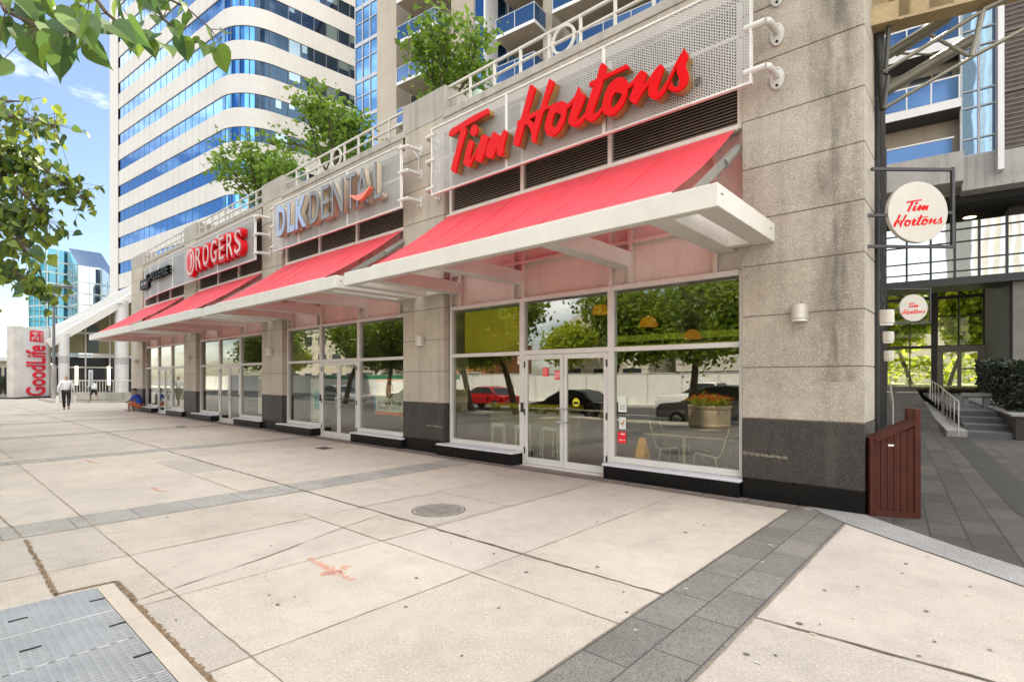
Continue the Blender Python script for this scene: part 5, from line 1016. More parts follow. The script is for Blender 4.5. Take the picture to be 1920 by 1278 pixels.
# ================================================================ trees
def leafquad(g,p,s,up=.3):
    d=Vector((random.gauss(0,1),random.gauss(0,1),random.gauss(0,.6))).normalized(); n=Vector((random.gauss(0,1),random.gauss(0,1),random.gauss(0,1)+up)).normalized(); b=d.cross(n)
    if b.length<.05: return
    b.normalize(); n=b.cross(d); q=n*(s*.16)
    g.add([p-d*s*.5,p+b*s*.34+q,p+d*s*.55,p-b*s*.34+q],[(0,1,2),(0,2,3)])
def grow(tr,tips,p,d,L,r,lv,spread,nb,up=.25,tl=1):
    n=3; pts=[p]
    for i in range(n):
        d=(d+Vector((random.gauss(0,.13),random.gauss(0,.13),random.gauss(0,.08)+up*.12))).normalized(); q=pts[-1]+d*(L/n); tr.tube(pts[-1],q,r*(1-.28*i/n),r*(1-.28*(i+1)/n),7 if r>.03 else 5,caps=False); pts.append(q)
    if lv<=tl: tips+=pts[1:]
    if lv==0: return
    for i in range(nb):
        a=2*PI*(i+random.random()*.7)/nb; o=d.orthogonal().normalized(); o=Matrix.Rotation(a,3,d)@o; nd=(d*random.uniform(.6,1.0)+o*spread*random.uniform(.7,1.2)+Vector((0,0,up*.4))).normalized(); grow(tr,tips,pts[-1 if i%3 else -2],nd,L*random.uniform(.62,.85),r*.6,lv-1,spread,nb,up,tl)
def tree(name,label,loc,stems,L,r,lv,spread,nb,nleaf,lsize,rad,mat,seed,group=None,bare=0,lean=.25,flat=.8,tl=1):
    random.seed(seed); t=thing(name,label,'tree',loc,group,local=True); tr=MB(); tips=[]
    for i in range(stems):
        a=2*PI*i/max(1,stems)+seed; d=Vector((math.cos(a)*lean,math.sin(a)*lean,1)).normalized(); p=Vector((math.cos(a)*.06*(stems>1),math.sin(a)*.06*(stems>1),0))
        if bare: q=p+d*bare; tr.tube(p,q,r*1.2,r,9); p=q
        grow(tr,tips,p,d,L,r,lv,spread,nb,tl=tl)
    tr.build('trunk',m_bark,t,smooth=True); g=MB()
    for i in range(nleaf):
        c=random.choice(tips); p=c+Vector((random.gauss(0,rad),random.gauss(0,rad),random.gauss(0,rad*flat))); leafquad(g,p,lsize*random.uniform(.45,1.5))
    g.build('crown',mat,t); return t
m_bark=pm('bark',(.075,.055,.04),.9,var=.3,scale=8); m_lf1=leafmat('terrace leaf',(.05,.13,.012),(.19,.32,.04)); m_lf2=leafmat('street leaf',(.06,.13,.012),(.24,.33,.035)); m_lf3=leafmat('yellow green leaf',(.16,.25,.02),(.40,.46,.05),.55)
tg='small trees on the roof terrace'
tree('terrace_tree','open multi stemmed tree over the planter left of the red script sign',(-9.75,8.5,7.85),5,.95,.032,2,.55,3,1900,.14,.16,m_lf1,4,tg,lean=.42)
tree('terrace_shrub','dense low bush at the left end of the planter by the red script sign',(-10.15,8.7,7.85),6,.38,.015,2,.6,3,1600,.085,.12,m_lf1,9,lean=.5)
tree('terrace_tree','taller multi stemmed tree behind the middle terrace railing',(-15.55,9.0,7.3),5,1.35,.045,2,.5,3,2300,.16,.20,m_lf1,15,tg,lean=.32)
tree('terrace_tree','bright green tree behind the planter left of the dental sign',(-20.3,8.9,7.4),6,1.30,.045,2,.55,3,2700,.17,.22,m_lf1,22,tg,lean=.40)
for i,(x,y) in enumerate(((-7.7,8.4),(-8.25,8.5),(-12.6,8.6),(-11.5,8.5))):
    random.seed(40+i); t=thing('terrace_plant','small leafy plant behind the railing, '+('right of the planter','beside the planter right of the urn','near the ring ornament left of the dental planter','by the railing end next to the coffee shop planter')[i],'plant',(x,y,7.2),local=True); g=MB()
    for k in range(260): leafquad(g,Vector((random.gauss(0,.20),random.gauss(0,.18),.35+random.gauss(0,.13))),.10)
    g.build('leaves',m_lf1,t); g=MB(); [g.tube((0,0,0),(random.gauss(0,.15),random.gauss(0,.15),.4),.008,.004,5) for k in range(6)]; g.build('stem',m_bark,t)
# trees beyond the passage glazing
t0=tree('court_tree','bright green tree beyond the passage glazing, nearest the middle mullion',(-2.2,53,1.0),1,2.9,.13,3,.6,3,11000,.55,.75,m_lf3,31,'sunlit trees behind the passage',tl=2,bare=1.0)
for (x,y,rz,s,l) in ((-7.5,55,1.0,1.1,'bright green tree beyond the passage glazing, at the left edge of the glass'),(2.5,54,2.2,1.0,'bright green tree beyond the glazed passage door'),(-5.5,64,3.9,1.35,'taller bright tree in the rear, seen between the two nearer ones')): copy_tree(t0,loc=(x,y,1.0),rz=rz,label=l,sc=s)
# street trees (mirrored in the shop glass)
s0=tree('street_tree','dark leafed street tree nearest the camera, growing from the kerb side',(-8.4,-3.9,0),1,1.35,.13,3,.9,3,20000,.20,.50,m_lf2,51,'street trees along the kerb',bare=1.75,tl=2)
for i,(x,y,rz,l) in enumerate(((-15.8,-2.4,1.3,'second street tree along the kerb, opposite the coffee shop'),(-22.5,-2.4,2.9,'third street tree along the kerb, opposite the dental clinic'),(-30.0,-2.4,4.2,'fourth street tree along the kerb, opposite the phone shop'),(-39.0,-2.4,.4,'fifth street tree along the kerb, the farthest'),(-11.7,-3.1,5.2,'street tree squeezed between the first and second kerb trees'),(-19.2,-2.9,2.2,'street tree squeezed between the second and third kerb trees'),(-26.3,-2.9,3.3,'street tree squeezed between the third and fourth kerb trees'))): copy_tree(s0,loc=(x,y,0),rz=rz,label=l,sc=1.0+.05*(i%2))
t1=tree('far_tree','green tree beyond the white hoarding across the street, nearest',(-26,-21,-.2),1,2.0,.14,3,.75,3,8000,.34,.55,m_lf3,61,'trees behind the hoarding',bare=1.2)
for x,y,rz,l in ((-40,-20.5,1.1,'second green tree behind the white hoarding'),(-55,-21,2.1,'third green tree behind the white hoarding'),(-75,-21.5,3.1,'farthest green tree behind the white hoarding')): copy_tree(t1,loc=(x,y,-.2),rz=rz,label=l)
# hedge in the passage
def hedge(name,label,pts,n,s,mat,seed,cat='hedge'):
    random.seed(seed); t=thing(name,label,cat,pts[0],); g=MB(); tw=MB()
    for k in range(n):
        q=random.random()*(len(pts)-1); i=int(q); c=Vector(pts[i]).lerp(Vector(pts[i+1]),q-i); leafquad(g,c+Vector((random.uniform(-.45,.45),random.uniform(-.45,.45),random.uniform(0,1)**.7*(1.5 if s<.3 else 2.6))),s)
    for k in range(40):
        q=random.random()*(len(pts)-1); i=int(q); c=Vector(pts[i]).lerp(Vector(pts[i+1]),q-i); tw.tube(c,c+Vector((random.gauss(0,.2),random.gauss(0,.2),.9)),.012,.005,5)
    tw.build('stem',m_bark,t); g.build('foliage',mat,t)
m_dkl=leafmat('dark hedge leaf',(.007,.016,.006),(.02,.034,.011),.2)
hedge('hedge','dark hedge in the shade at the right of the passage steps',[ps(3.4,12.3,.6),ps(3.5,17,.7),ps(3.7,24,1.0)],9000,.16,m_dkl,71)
t=thing('planter_wall','dark stone planter wall under the hedge right of the steps','wall',ps(2.9,11.2,0)); g=MB(); g.prism([ps(2.85,11.2).xy,ps(5.5,11.2).xy,ps(5.5,25).xy,ps(3.05,25).xy],.0,.62); g.build('wall',m_gran,t,bevel=.02); g=MB(); g.prism([ps(2.78,11.13).xy,ps(5.5,11.13).xy,ps(5.5,25).xy,ps(2.98,25).xy],.625,.68); g.build('coping',m_lite,t)
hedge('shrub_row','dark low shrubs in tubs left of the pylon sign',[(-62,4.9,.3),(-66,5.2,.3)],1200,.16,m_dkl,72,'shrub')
# ================================================================ the near branch hanging into the view
def heart(g,p,d,n,s,fold):
    """one heart shaped leaf: p stalk end, d towards the tip, n upper side"""
    d=d.normalized(); b=d.cross(n).normalized(); n=b.cross(d)
    prof=[(0,0),(-.06,.20),(.02,.38),(.18,.47),(.38,.46),(.60,.34),(.80,.17),(.93,.05),(1.08,0)]
    vs=[];mid=[(0,0),(.2,0),(.45,0),(.7,0),(1.08,0)]
    for a,c in prof[:-1]: vs.append(p+d*(a*s)+b*(c*s)*math.cos(fold)+n*(c*s*math.sin(fold)-.22*s*a*a))
    vs.append(p+d*(1.08*s)-n*(.26*s))
    for a,c in reversed(prof[1:-1]): vs.append(p+d*(a*s)-b*(c*s)*math.cos(fold)+n*(c*s*math.sin(fold)-.22*s*a*a))
    o=len(vs); m=[p+d*(x*s)-n*(.22*s*x*x) for x in (.2,.45,.7)]
    vs+=m; N_=16
    R_=[0,1,2,3,4,5,6,7,8]; Lf=[0,15,14,13,12,11,10,9,8]
    for side in (R_,Lf):
        fs=[(side[0],side[1],side[2],o),(o,side[2],side[3]),(o,side[3],side[4],o+1),(o+1,side[4],side[5]),(o+1,side[5],o+2),(o+2,side[5],side[6]),(o+2,side[6],side[7],side[8])]
        g.add(vs,fs if side is R_ else [tuple(reversed(f)) for f in fs])
nb=thing('overhanging_branch','near branches with large heart shaped leaves hanging in at the top left','branch',(-7.6,-2.0,4.2)); m_nl=leafmat('heart leaf',(.025,.075,.024),(.12,.21,.03),.45)
random.seed(8); br=MB(); lf=MB(); hub=Vector((-7.0,-1.6,4.4))
def twig(pts,r): 
    for i,(a_,b2) in enumerate(zip(pts[:-1],pts[1:])): br.tube(a_,b2,r*(1-i/len(pts)),r*(1-(i+1)/len(pts))+.0012,7)
def put(px,py,dp,size,dx=None):
    p=dep(px,py,dp); d=Vector((random.gauss(0,.55),random.gauss(0,.45),-.75)); n=Vector((random.gauss(.5,.5),random.gauss(-.6,.5),random.gauss(.55,.4))); heart(lf,p+Vector((0,0,size*.45)),d,n,size,random.uniform(.1,.55)); return p
topA=[(20,20,2.2,.12),(55,35,2.3,.13),(85,75,2.2,.15),(115,45,2.4,.13),(140,70,2.2,.17),(165,95,2.2,.17),(190,60,2.3,.14),(120,105,2.15,.17),(45,70,2.3,.13),(60,100,2.2,.13),(8,55,2.4,.12),(6,130,2.2,.11),(225,25,2.5,.13),(210,70,2.3,.12),(240,60,2.4,.13),(95,15,2.4,.12),(150,20,2.4,.12),(180,15,2.5,.11),(30,0,2.3,.13),(75,0,2.5,.12),(95,108,2.1,.10),(270,10,2.6,.11),
(250,80,2.6,.11),(268,30,2.6,.10),(290,18,2.7,.10),(318,22,2.7,.11),(300,48,2.7,.09),(333,12,2.7,.08),(352,25,2.8,.085),(318,58,2.7,.10),(290,80,2.6,.10),(260,88,2.5,.09),(306,100,2.6,.10),(333,70,2.7,.10),(345,88,2.7,.12),(375,92,2.8,.10),(392,68,2.8,.11),(362,48,2.8,.10),(424,70,2.9,.07),(405,112,2.8,.14),(412,92,2.8,.09),(388,98,2.8,.09),(276,90,2.6,.09)]
ends=[]
for q in topA: ends.append(put(*q))
for q in topA[:22]: ends.append(put(q[0]+random.uniform(-28,28),q[1]+random.uniform(-35,10),q[2]+.15,q[3]*random.uniform(.6,.85)))
stem1=[hub,Vector((-5.0,-.6,4.3)),dep(-60,-120,2.6),dep(40,-40,2.4),dep(170,-15,2.4),dep(280,-20,2.6),dep(350,15,2.75),dep(395,55,2.8)]
twig(stem1,.016)
stem2=[dep(-60,-120,2.6),dep(10,20,2.3),dep(70,50,2.25),dep(130,60,2.25)]; twig(stem2,.012); stem3=[dep(170,-15,2.4),dep(200,25,2.4),dep(230,50,2.45),dep(265,65,2.55)]; twig(stem3,.010); stem4=[dep(280,-20,2.6),dep(305,35,2.65),dep(330,55,2.7),dep(345,75,2.75)]; twig(stem4,.009)
nodes=[p for s_ in (stem1[3:],stem2,stem3,stem4) for p in s_]
for e in ends:
    c=min(nodes,key=lambda q:(q-e).length); br.tube(c,e+Vector((0,0,.04)),.0026,.0014,5)
lf.build('leaves',m_nl,nb); br.build('twig',m_bark,nb)
# the farther sprays at the left edge
nb2=thing('leafy_spray','farther leafy sprays reaching in from the left edge, some leaves lit yellow green','branch',(-7.6,-1.6,3.4)); m_nl2=leafmat('spray leaf',(.020,.070,.028),(.20,.27,.03),.45)
random.seed(17); br=MB(); lf=MB(); hub=Vector((-7.6,-1.8,3.3))
sprays=[([(-120,170),(0,190),(45,190)],16,16,.075),([(-120,200),(10,215),(60,225),(104,235)],110,17,.082),([(-120,230),(20,270),(60,300),(100,330),(160,370)],200,18,.085),([(-120,300),(10,330),(60,380),(100,430)],160,19,.082),([(-120,400),(0,420),(30,430),(50,470)],130,20,.082),([(-120,470),(10,500),(50,520),(95,545)],100,12,.085),([(-120,250),(0,290),(30,310)],110,20,.082),([(-120,360),(0,390),(30,400)],110,22,.082)]
for pts,nl,sp,sz in sprays:
    P3=[hub]+[dep(x,y,4.6+.25*math.sin(x+y)) for x,y in pts]; twig(P3,.018)
    for k in range(nl):
        q=random.uniform(1.35,len(P3)-1.001); i=int(q); c=P3[i].lerp(P3[i+1],q-i); e=c+Vector((random.gauss(0,.10),random.gauss(0,.10),random.gauss(-.03,.10)))*(sp/20)
        br.tube(c,e,.0025,.0015,4); d=Vector((random.gauss(0,.6),random.gauss(0,.5),-.6)); n=Vector((random.gauss(.4,.6),random.gauss(-.5,.6),random.gauss(.6,.4))); heart(lf,e,d,n,sz*random.uniform(.75,1.15),random.uniform(.1,.5))
lf.build('leaves',m_nl2,nb2); br.build('twig',m_bark,nb2)
# ================================================================ people
m_skin=pm('skin',(.42,.25,.17),.6,var=.04); m_skin2=pm('darker skin',(.30,.17,.11),.6,var=.04); m_hair=pm('dark hair',(.015,.012,.01),.6)
m_shirt=pm('white shirt',(.72,.73,.75),.7,var=.03); m_trou=pm('black trousers',(.012,.012,.014),.7); m_blue=pm('royal blue shirt',(.012,.06,.42),.7); m_orsh=pm('rust orange shorts',(.42,.10,.03),.7); m_shoe=pm('white shoe',(.65,.65,.63),.6)
def skin(name,mat,par,js,es,sub=2):
    """one continuous surface grown along connected joints: js {key:(x,y,z,rx[,ry])}"""
    ks=list(js); ix={k:i for i,k in enumerate(ks)}; me=bpy.data.meshes.new(name); me.from_pydata([js[k][:3] for k in ks],[(ix[a],ix[b]) for a,b in es],[])
    o=bpy.data.objects.new(name,me); COL.objects.link(o); m=o.modifiers.new('skin','SKIN'); m.use_smooth_shade=True; sv=me.skin_vertices[0].data
    for k in ks: r=js[k][3]; r2=js[k][4] if len(js[k])>4 else r; sv[ix[k]].radius=(r,r2); 
    sv[0].use_root=True
    o.modifiers.new('sub','SUBSURF').levels=sub; o.modifiers['sub'].render_levels=sub
    dg=bpy.context.evaluated_depsgraph_get(); dg.update(); m2=bpy.data.meshes.new_from_object(o.evaluated_get(dg)); bpy.data.objects.remove(o); m2.name=name; m2.materials.clear(); m2.materials.append(mat)
    for p in m2.polygons: p.use_smooth=True
    o=bpy.data.objects.new(name,m2); COL.objects.link(o); o.parent=par; return o
def hand(js,es,root,wr,d,side,key):
    """palm with four bent fingers and a thumb; wr wrist point, d hand direction"""
    d=Vector(d).normalized(); sd=Vector(side).normalized(); w=Vector(wr); n=d.cross(sd)
    js[key+'p']=(*(w+d*.05),.024,.036); es.append((root,key+'p'))
    for i,(o,l) in enumerate(((-.03,.068),(-.01,.08),(.01,.076),(.028,.060))):
        a=w+d*.09+sd*o; b=a+d*l*.5-n*.008; c=b+d*l*.42-n*.022
        for j,q in enumerate((a,b,c)): js['%sf%d%d'%(key,i,j)]=(*q,.0088-.001*j)
        es+= [(key+'p','%sf%d0'%(key,i)),('%sf%d0'%(key,i),'%sf%d1'%(key,i)),('%sf%d1'%(key,i),'%sf%d2'%(key,i))]
    a=w+d*.03-sd*.045; b=a+d*.035-sd*.014; js[key+'t0']=(*a,.0105); js[key+'t1']=(*b,.009); es+=[(key+'p',key+'t0'),(key+'t0',key+'t1')]
def person(label,loc,rz,J,skinm,cl,hair,shoe):
    t=thing('person',label,'person',loc,None,rz,local=True); js={}; es=[]
    def j(k,p,*r): js[k]=(*p,*r)
    j('pel',J['pel'],.13,.10); j('wst',J['wst'],.125,.095); j('chs',J['chs'],.155,.105); j('nkb',J['nkb'],.062); j('nk',J['nk'],.052); j('jaw',J['jaw'],.062,.075); j('hd',J['hd'],.078,.092); j('top',J['top'],.06,.07); j('nose',J['nose'],.013)
    es+=[('pel','wst'),('wst','chs'),('chs','nkb'),('nkb','nk'),('nk','jaw'),('jaw','hd'),('hd','top'),('jaw','nose')]
    for s in 'LR':
        for k,r in (('hip',.088),('kne',.058),('ank',.042),('toe',.034),('sho',.062),('elb',.043),('wri',.030)): j(k+s,J[k+s],r)
        js['cal'+s]=(*(Vector(J['kne'+s]).lerp(Vector(J['ank'+s]),.3)+Vector((0,-.012,0))),.055); js['hee'+s]=(*(Vector(J['ank'+s])+Vector((0,-.035,-.045))),.032)
        es+=[('pel','hip'+s),('hip'+s,'kne'+s),('kne'+s,'cal'+s),('cal'+s,'ank'+s),('ank'+s,'toe'+s),('ank'+s,'hee'+s),('chs','sho'+s),('sho'+s,'elb'+s),('elb'+s,'wri'+s)]
        hd=Vector(J['wri'+s])-Vector(J['elb'+s]); hand(js,es,'wri'+s,J['wri'+s],hd*.6+Vector((0,.05,-.1)),(0,1,0),'h'+s)
    skin('body',skinm,t,js,es)
    H=Vector(J['hd'])
    for nm,mat,keys,ext,scale in cl:
        kk=[k for k in keys]; sub={k:tuple(js[k][:3])+tuple(r*scale+ext for r in js[k][3:]) for k in kk}; se=[e for e in es if e[0] in sub and e[1] in sub]; skin(nm,mat,t,sub,se)
    if hair:
        g=MB(); hm=hair[1]
        top=Vector(J['top']); a=[]
        up=(top-Vector(J['jaw'])).normalized(); fw=(Vector(J['nose'])-Vector(J['jaw'])); fw=(fw-up*fw.dot(up)).normalized(); sd=fw.cross(up)
        n=14; ring=[]; lv=[(.02,.103),(.06,.100),(.10,.075),(.125,.03)] if hair[0]=='short' else [(-.22,.06),(-.12,.085),(.0,.108),(.06,.104),(.10,.078),(.125,.03)]
        for z,r in lv:
            for i in range(n): q=2*PI*i/n; off=-.022 if z<.05 else -.006; g.v.append(tuple(H+up*z+fw*(off+r*1.10*math.cos(q)*(.72 if math.cos(q)>0 and z<.05 else 1))+sd*(r*.92*math.sin(q))))
        for k in range(len(lv)-1):
            for i in range(n): g.f.append((k*n+i,k*n+(i+1)%n,(k+1)*n+(i+1)%n,(k+1)*n+i))
        g.f.append(tuple(range((len(lv)-1)*n,len(lv)*n))); LOC=g.build('hair',hm,None,smooth=True); LOC.parent=t
    for s in 'LR':
        A_,T_=Vector(J['ank'+s]),Vector(J['toe'+s]); sj={'a':(*(A_+Vector((0,-.03,-.05))),.043,.04),'b':(*(A_.lerp(T_,.5)+Vector((0,0,-.03))),.045,.036),'c':(*T_,.044,.03)}; skin('shoe',shoe,t,sj,[('a','b'),('b','c')])
    # eyes and mouth
    up=(Vector(J['top'])-Vector(J['jaw'])).normalized(); fw=(Vector(J['nose'])-Vector(J['jaw'])); fw=(fw-up*fw.dot(up)).normalized(); sd=fw.cross(up); g=MB()
    for s in (-1,1): c=H+fw*.088+sd*.031*s+up*.0; g.tube(c,c+fw*.006,.011,.007,8)
    c=Vector(J['jaw'])+fw*.078-up*.012; g.tube(c-sd*.022,c+sd*.022,.004,.004,6); o=g.build('face_detail',m_hair,None); o.parent=t
    return t
LEGS=('pel','hipL','hipR','kneL','kneR','calL','calR','ankL','ankR'); TOP=('pel','wst','chs','nkb','shoL','shoR','elbL','elbR','wriL','wriR'); TEE=('pel','wst','chs','nkb','shoL','shoR'); SHO=('pel','hipL','hipR','kneL','kneR')
J=dict(pel=(0,0,.98),wst=(0,.02,1.13),chs=(0,.03,1.34),nkb=(0,.03,1.50),nk=(0,.04,1.56),jaw=(0,.06,1.635),hd=(0,.055,1.70),top=(0,.05,1.765),nose=(0,.15,1.665),hipL=(-.10,0,.93),hipR=(.10,0,.93),kneL=(-.10,.13,.52),kneR=(.11,-.02,.50),ankL=(-.09,.22,.10),ankR=(.11,-.30,.17),toeL=(-.10,.36,.045),toeR=(.12,-.19,.06),shoL=(-.20,.02,1.44),shoR=(.20,.02,1.44),elbL=(-.29,-.06,1.16),elbR=(.29,.03,1.16),wriL=(-.31,.04,.90),wriR=(.31,.14,.92))
ml=atZ(124,768); hdg=math.atan2(-.97,-.22)
man=person('bald man in a white shirt and black trousers walking away with white bags',ml,R(78),J,m_skin,[('shirt',m_shirt,TOP,.018,1.12),('trousers',m_trou,LEGS,.014,1.12)],None,pm('black shoe',(.02,.02,.02),.5))
for s,l in ((-1,'white paper bag in the left hand of the walking man'),(1,'white paper bag in the right hand of the walking man')):
    t=thing('paper_bag',l,'bag',ml,'white bags of the walking man',R(78),local=True); x=s*.335; y=.10 if s<0 else .2; g=MB(); g.box(x-.07,x+.07,y-.15,y+.15,.36,.72); g.build('bag',m_white,t); g=MB(); g.path([(x,y-.07,.72),(x,y-.05,.84),(x,y+.05,.84),(x,y+.07,.72)],.006); g.build('handle',m_white,t)
J2=dict(pel=(0,-.02,.36),wst=(0,.02,.50),chs=(0,.12,.72),nkb=(0,.17,.87),nk=(0,.20,.93),jaw=(0,.25,1.0),hd=(0,.245,1.07),top=(0,.24,1.14),nose=(0,.34,1.03),hipL=(-.10,.02,.33),hipR=(.10,.02,.33),kneL=(-.17,.42,.47),kneR=(.16,.44,.46),ankL=(-.16,.40,.09),ankR=(.15,.36,.09),toeL=(-.18,.55,.035),toeR=(.17,.51,.035),shoL=(-.19,.13,.82),shoR=(.19,.13,.82),elbL=(-.22,.34,.60),elbR=(.22,.34,.60),wriL=(-.08,.52,.56),wriR=(.08,.52,.55))
person('man in a blue shirt and rust shorts sitting on the plinth of the farthest shop',Vector((-31.15,7.42,-.05)),R(140-0),J2,m_skin2,[('shirt',m_blue,('pel','wst','chs','nkb','shoL','shoR','elbL','elbR'),.02,1.1),('shorts',m_orsh,SHO,.02,1.08)],('short',m_hair),m_shoe)
J3=dict(pel=(0,0,.80),wst=(0,.06,.93),chs=(0,.16,1.10),nkb=(0,.24,1.22),nk=(0,.28,1.27),jaw=(0,.34,1.32),hd=(0,.34,1.39),top=(0,.33,1.46),nose=(0,.43,1.34),hipL=(-.09,0,.76),hipR=(.09,0,.76),kneL=(-.09,.30,.46),kneR=(.09,-.18,.42),ankL=(-.09,.34,.08),ankR=(.09,-.56,.16),toeL=(-.10,.49,.035),toeR=(.10,-.46,.04),shoL=(-.15,.18,1.17),shoR=(.15,.18,1.17),elbL=(-.19,.36,.98),elbR=(.19,.40,.98),wriL=(-.17,.58,.94),wriR=(.17,.60,.94))
person('woman in a long white top and black shorts striding left past the low wall',atZ(176,753),R(100),J3,m_skin2,[('white_top',m_shirt,('pel','wst','chs','nkb','shoL','shoR','elbL','elbR'),.03,1.25),('shorts',m_trou,SHO,.012,1.0)],('long',m_hair),m_shoe)
# ================================================================ across the street (seen mirrored in the shop glass)
t=thing('hoarding','long white site hoarding across the street, seen mirrored in the shop glass','hoarding',(-40,-17.6,0)); g=MB(); g.box(-110,6,-17.7,-17.6,-.2,1.95); g.build('board',pm('white hoarding',(.78,.77,.73),.7,var=.03),t); g=MB(); [g.box(-110+2.44*i,-109.96+2.44*i,-17.59,-17.57,-.2,1.95) for i in range(47)]; g.build('joint',pm('hoarding joint',(.5,.5,.48),.7),t); g=MB(); g.box(-110,6,-17.72,-17.56,1.95,2.0); g.build('cap',m_alu,t)
g=MB(); g.box(-60,-36,-17.58,-17.57,1.55,1.9); tag(g.build('banner_strip',pm('green banner',(.03,.25,.12),.6)),'green strip along the top of the hoarding','banner')
def car(name,label,cat,loc,rz,mat,kind):
    t=thing(name,label,cat,loc,None,rz,local=True); L_=dict(sedan=4.6,suv=4.7,pickup=5.4)[kind]; h=L_/2
    if kind=='sedan': low=[(-h,.35),(-h+.02,.66),(-h+.12,.86),(-h+.9,.93),(1.05,.93),(h-.15,.74),(h,.60),(h,.32)]; cab=[(-h+.75,.92),(-h+1.35,1.36),(-.35,1.46),(.35,1.42),(1.25,.92)]
    elif kind=='suv': low=[(-h,.42),(-h,.85),(-h+.08,1.05),(1.2,1.06),(h-.15,.95),(h,.75),(h,.40)]; cab=[(-h+.06,1.05),(-h+.4,1.62),(-.4,1.72),(.45,1.66),(1.30,1.05)]
    else: low=[(-h,.50),(-h,1.10),(-.35,1.12),(1.3,1.14),(h-.1,1.05),(h,.8),(h,.45)]; cab=[(-.55,1.12),(-.5,1.78),(.5,1.80),(1.35,1.13)]
    Mx=Matrix(((1,0,0,0),(0,0,-1,.0),(0,1,0,0),(0,0,0,1))); g=MB(); g.prism(low,-.90,.90,Mx); bd=g.build('body',mat,t,bevel=.07,seg=2,smooth=True)
    g=MB(); n=len(cab); wd=lambda z:.86-.26*(z-.93); v=[Vector((x,-wd(z),z)) for x,z in cab]+[Vector((x,wd(z),z)) for x,z in cab]; g.add(v,[tuple(range(n)),tuple(range(2*n-1,n-1,-1))]+[((i+1)%n,i,n+i,n+(i+1)%n) for i in range(n)]); g.build('cabin',mat,t,bevel=.05,seg=2,smooth=True)
    cx=sum(x for x,z in cab)/n; cz=sum(z for x,z in cab)/n; v2=[(cx+(x-cx)*.90,cz+(z-cz)*.74+.02) for x,z in cab]; g=MB()
    for s in (-1,1): g.add([(x,s*(wd(z)+.012),z) for x,z in v2],[tuple(range(n))])
    for (a,b) in ((0,1),(n-2,n-1)):
        (xa,za),(xb,zb)=cab[a],cab[b]; o=-.012 if a==0 else .012; xa2,za2=xa+(xb-xa)*.1,za+(zb-za)*.1; xb2,zb2=xa+(xb-xa)*.9,za+(zb-za)*.9; g.add([(xa2+o,-.72,za2),(xa2+o,.72,za2),(xb2+o,.62,zb2+.01),(xb2+o,-.62,zb2+.01)],[(0,1,2,3)])
    g.build('window',m_dark,t)
    for x in (-h+.85,h-.9):
        for s in (-1,1):
            g=MB(); g.tube((x,s*.70,.33),(x,s*.915,.33),.33,.33,20); wl=g.build('wheel',pm('tyre',(.015,.015,.015),.8),t,bevel=.03); g=MB(); g.tube((x,s*.90,.33),(x,s*.925,.33),.21,.19,14); g.build('rim',m_steel,wl)
    for s in (-1,1):
        g=MB(); g.box(h-.12,h+.012,s*.68-.16,s*.68+.16,.62,.74); g.build('headlight',m_white,t); g=MB(); g.box(-h-.012,-h+.1,s*.68-.14,s*.68+.14,.72,.88); g.build('taillight',m_red,t)
    return t
m_cr=pm('red car paint',(.35,.01,.015),.2); m_ck=pm('black car paint',(.012,.012,.014),.15); m_cs=pm('silver car paint',(.36,.38,.40),.25,metal=.5); m_cw=pm('white truck paint',(.7,.7,.7),.3)
car('parked_car','red sedan parked across the street, mirrored in the left coffee shop window','car',(-24.0,-9.0,-.35),PI,m_cr,'sedan'); car('parked_car','black sedan at the near kerb, mirrored in the coffee shop doors','car',(-14.8,-5.6,-.35),PI,m_ck,'sedan'); car('parked_car','silver sport utility car at the near kerb, mirrored in the right window','car',(-7.8,-5.5,-.35),PI,m_cs,'suv'); car('pickup_truck','white pickup across the street, mirrored above the silver car','pickup truck',(-10.5,-11.5,-.35),PI,m_cw,'pickup'); car('parked_car','black utility car farther along the near kerb, mirrored in the clinic doors','car',(-26.5,-5.6,-.35),PI,m_ck,'suv'); car('parked_car','silver sedan at the near kerb opposite the phone shop','car',(-36,-5.6,-.35),0,m_cs,'sedan')
def tub(x,y,label):
    t=thing('flower_tub',label,'planter',(x,y,0),'round concrete flower tubs',local=True); g=MB(); g.lathe([(.62,0),(.66,.05),(.66,.12),(.64,.14),(.66,.5),(.66,.56),(.64,.58),(.68,.66),(.68,.74),(.58,.74),(.58,.66)],(0,0,0),28); g.build('tub',pm('tan tub concrete',(.50,.41,.27),.8),t,smooth=True); random.seed(int(x*10)); g=MB(); f=MB()
    for k in range(900): leafquad(g,Vector((random.gauss(0,.26),random.gauss(0,.26),.85+random.gauss(0,.09))),.11)
    for k in range(420): leafquad(f,Vector((random.gauss(0,.28),random.gauss(0,.28),.98+random.gauss(0,.06))),.07)
    g.build('leaves',m_lf3,t); f.build('blossom',leafmat('orange blossom',(.6,.04,.01),(.75,.22,.02),.3),t)
tub(-6.9,-2.0,'round tan flower tub with orange blossoms, mirrored in the right window'); tub(-19.5,-2.0,'round tan flower tub with orange blossoms opposite the dental clinic')
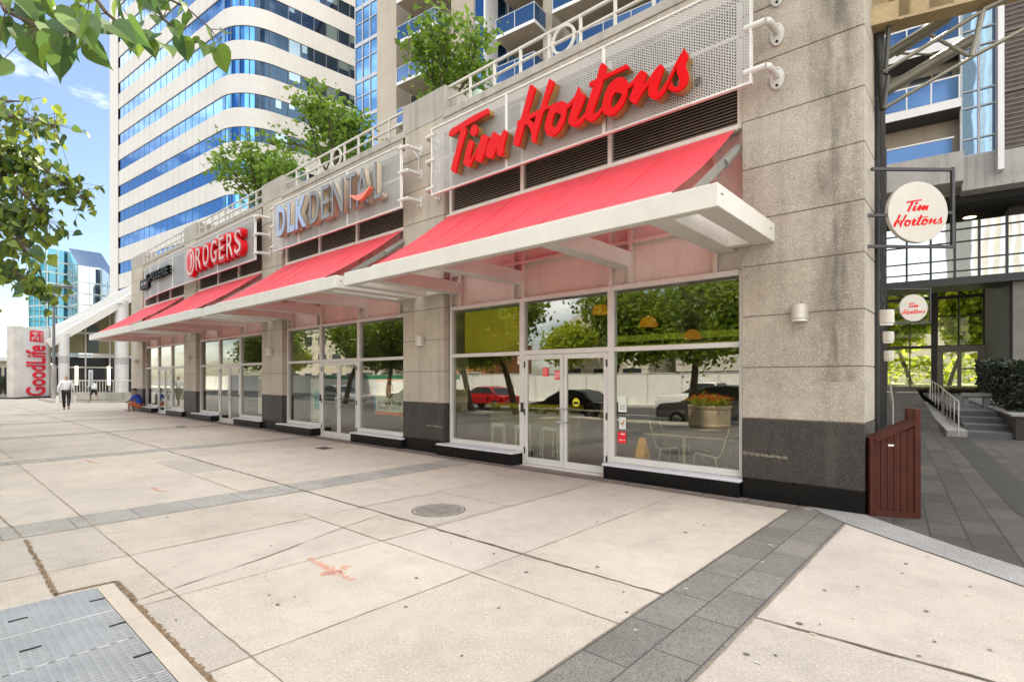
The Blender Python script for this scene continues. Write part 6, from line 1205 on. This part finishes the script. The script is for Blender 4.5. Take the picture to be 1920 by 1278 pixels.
def house(name,label,x0,x1,y0,y1,h,wallc,floors,nw,roofh=0):
    t=thing(name,label,'building',((x0+x1)/2,y1,0)); g=MB(); g.box(x0,x1,y0,y1,-.2,h); wl=g.build('wall',wallc,t); g=MB(); f2=MB(); fh=h/floors
    for f in range(floors):
        for i in range(nw): x=x0+(x1-x0)*(i+.5)/nw; w_=(x1-x0)/nw*.28; g.box(x-w_,x+w_,y1,y1+.03,f*fh+fh*.32,f*fh+fh*.8); f2.box(x-w_-.08,x+w_+.08,y1,y1+.015,f*fh+fh*.28,f*fh+fh*.84)
    g.build('window',m_dark,t); f2.build('window_frame',m_alu,t); g=MB()
    if roofh: g.add([(x0-.4,y0-.4,h),(x1+.4,y0-.4,h),(x1+.4,y1+.4,h),(x0-.4,y1+.4,h),((x0+x1)/2,y0+.4,h+roofh),((x0+x1)/2,y1-.4,h+roofh)],[(0,1,4),(1,2,5,4),(2,3,5),(3,0,4,5),(3,2,1,0)])
    else: g.box(x0-.1,x1+.1,y0-.1,y1+.1,h,h+.5)
    g.build('roof',m_cap,t)
m_h1=pm('cream render',(.58,.52,.42),.8); m_h2=pm('brick orange',(.40,.16,.06),.8); m_h3=pm('pale concrete parkade',(.55,.52,.46),.8)
house('town_house','cream two storey house behind the hoarding, left of the parking deck',-30,-21,-34,-25,6.2,m_h1,2,3,2.5); house('brick_house','orange brick house behind the hoarding, opposite the clinic',-52,-41,-34,-26,5.5,m_h2,2,3,2.2); house('town_house','long cream building far along the opposite side',-95,-60,-40,-28,9,m_h1,3,8)
t=thing('parking_deck','pale concrete parking deck with open dark storeys behind the hoarding','building',(-14,-28,0)); 
for f in range(5): g=MB(); g.box(-20,10,-42,-28,2.2+3*f,3.5+3*f); g.build('parapet_band',m_h3,t)
g=MB(); g.box(-19.5,9.5,-41,-28.6,-.2,15); g.build('dark_storey',m_dark,t)
t=thing('striped_tower','beige residential tower across the street, mirrored in the passage glass','building',(29,-60,0)); g=MB(); g.box(18,40,-80,-58,0,75); g.build('wall',m_h1,t); g=MB(); [g.box(18+1.4*i,18.6+1.4*i,-58,-57.8,2,74) for i in range(8)]; g.build('rib',m_slab,t); g=MB(); [g.box(31,40,-57.95,-57.9,3*i,3*i+1.6) for i in range(1,25)]; g.build('window',m_dark,t)
# low green backdrop of the rear court
hedge('court_hedge','bright green hedge along the back of the court behind the passage',[(-22,63,1),(-6,64,1),(12,62,1)],2600,.5,m_lf3,75)
house('rear_building','pale building behind the trees beyond the passage glazing',-40,30,90,100,22,m_h1,6,14)
house('shade_block','unseen cream block added behind the condominium to shade the far left pavement',-60,-36,38,50,55,m_h1,18,8)  # added out of sight to keep the sun off the far left pavement
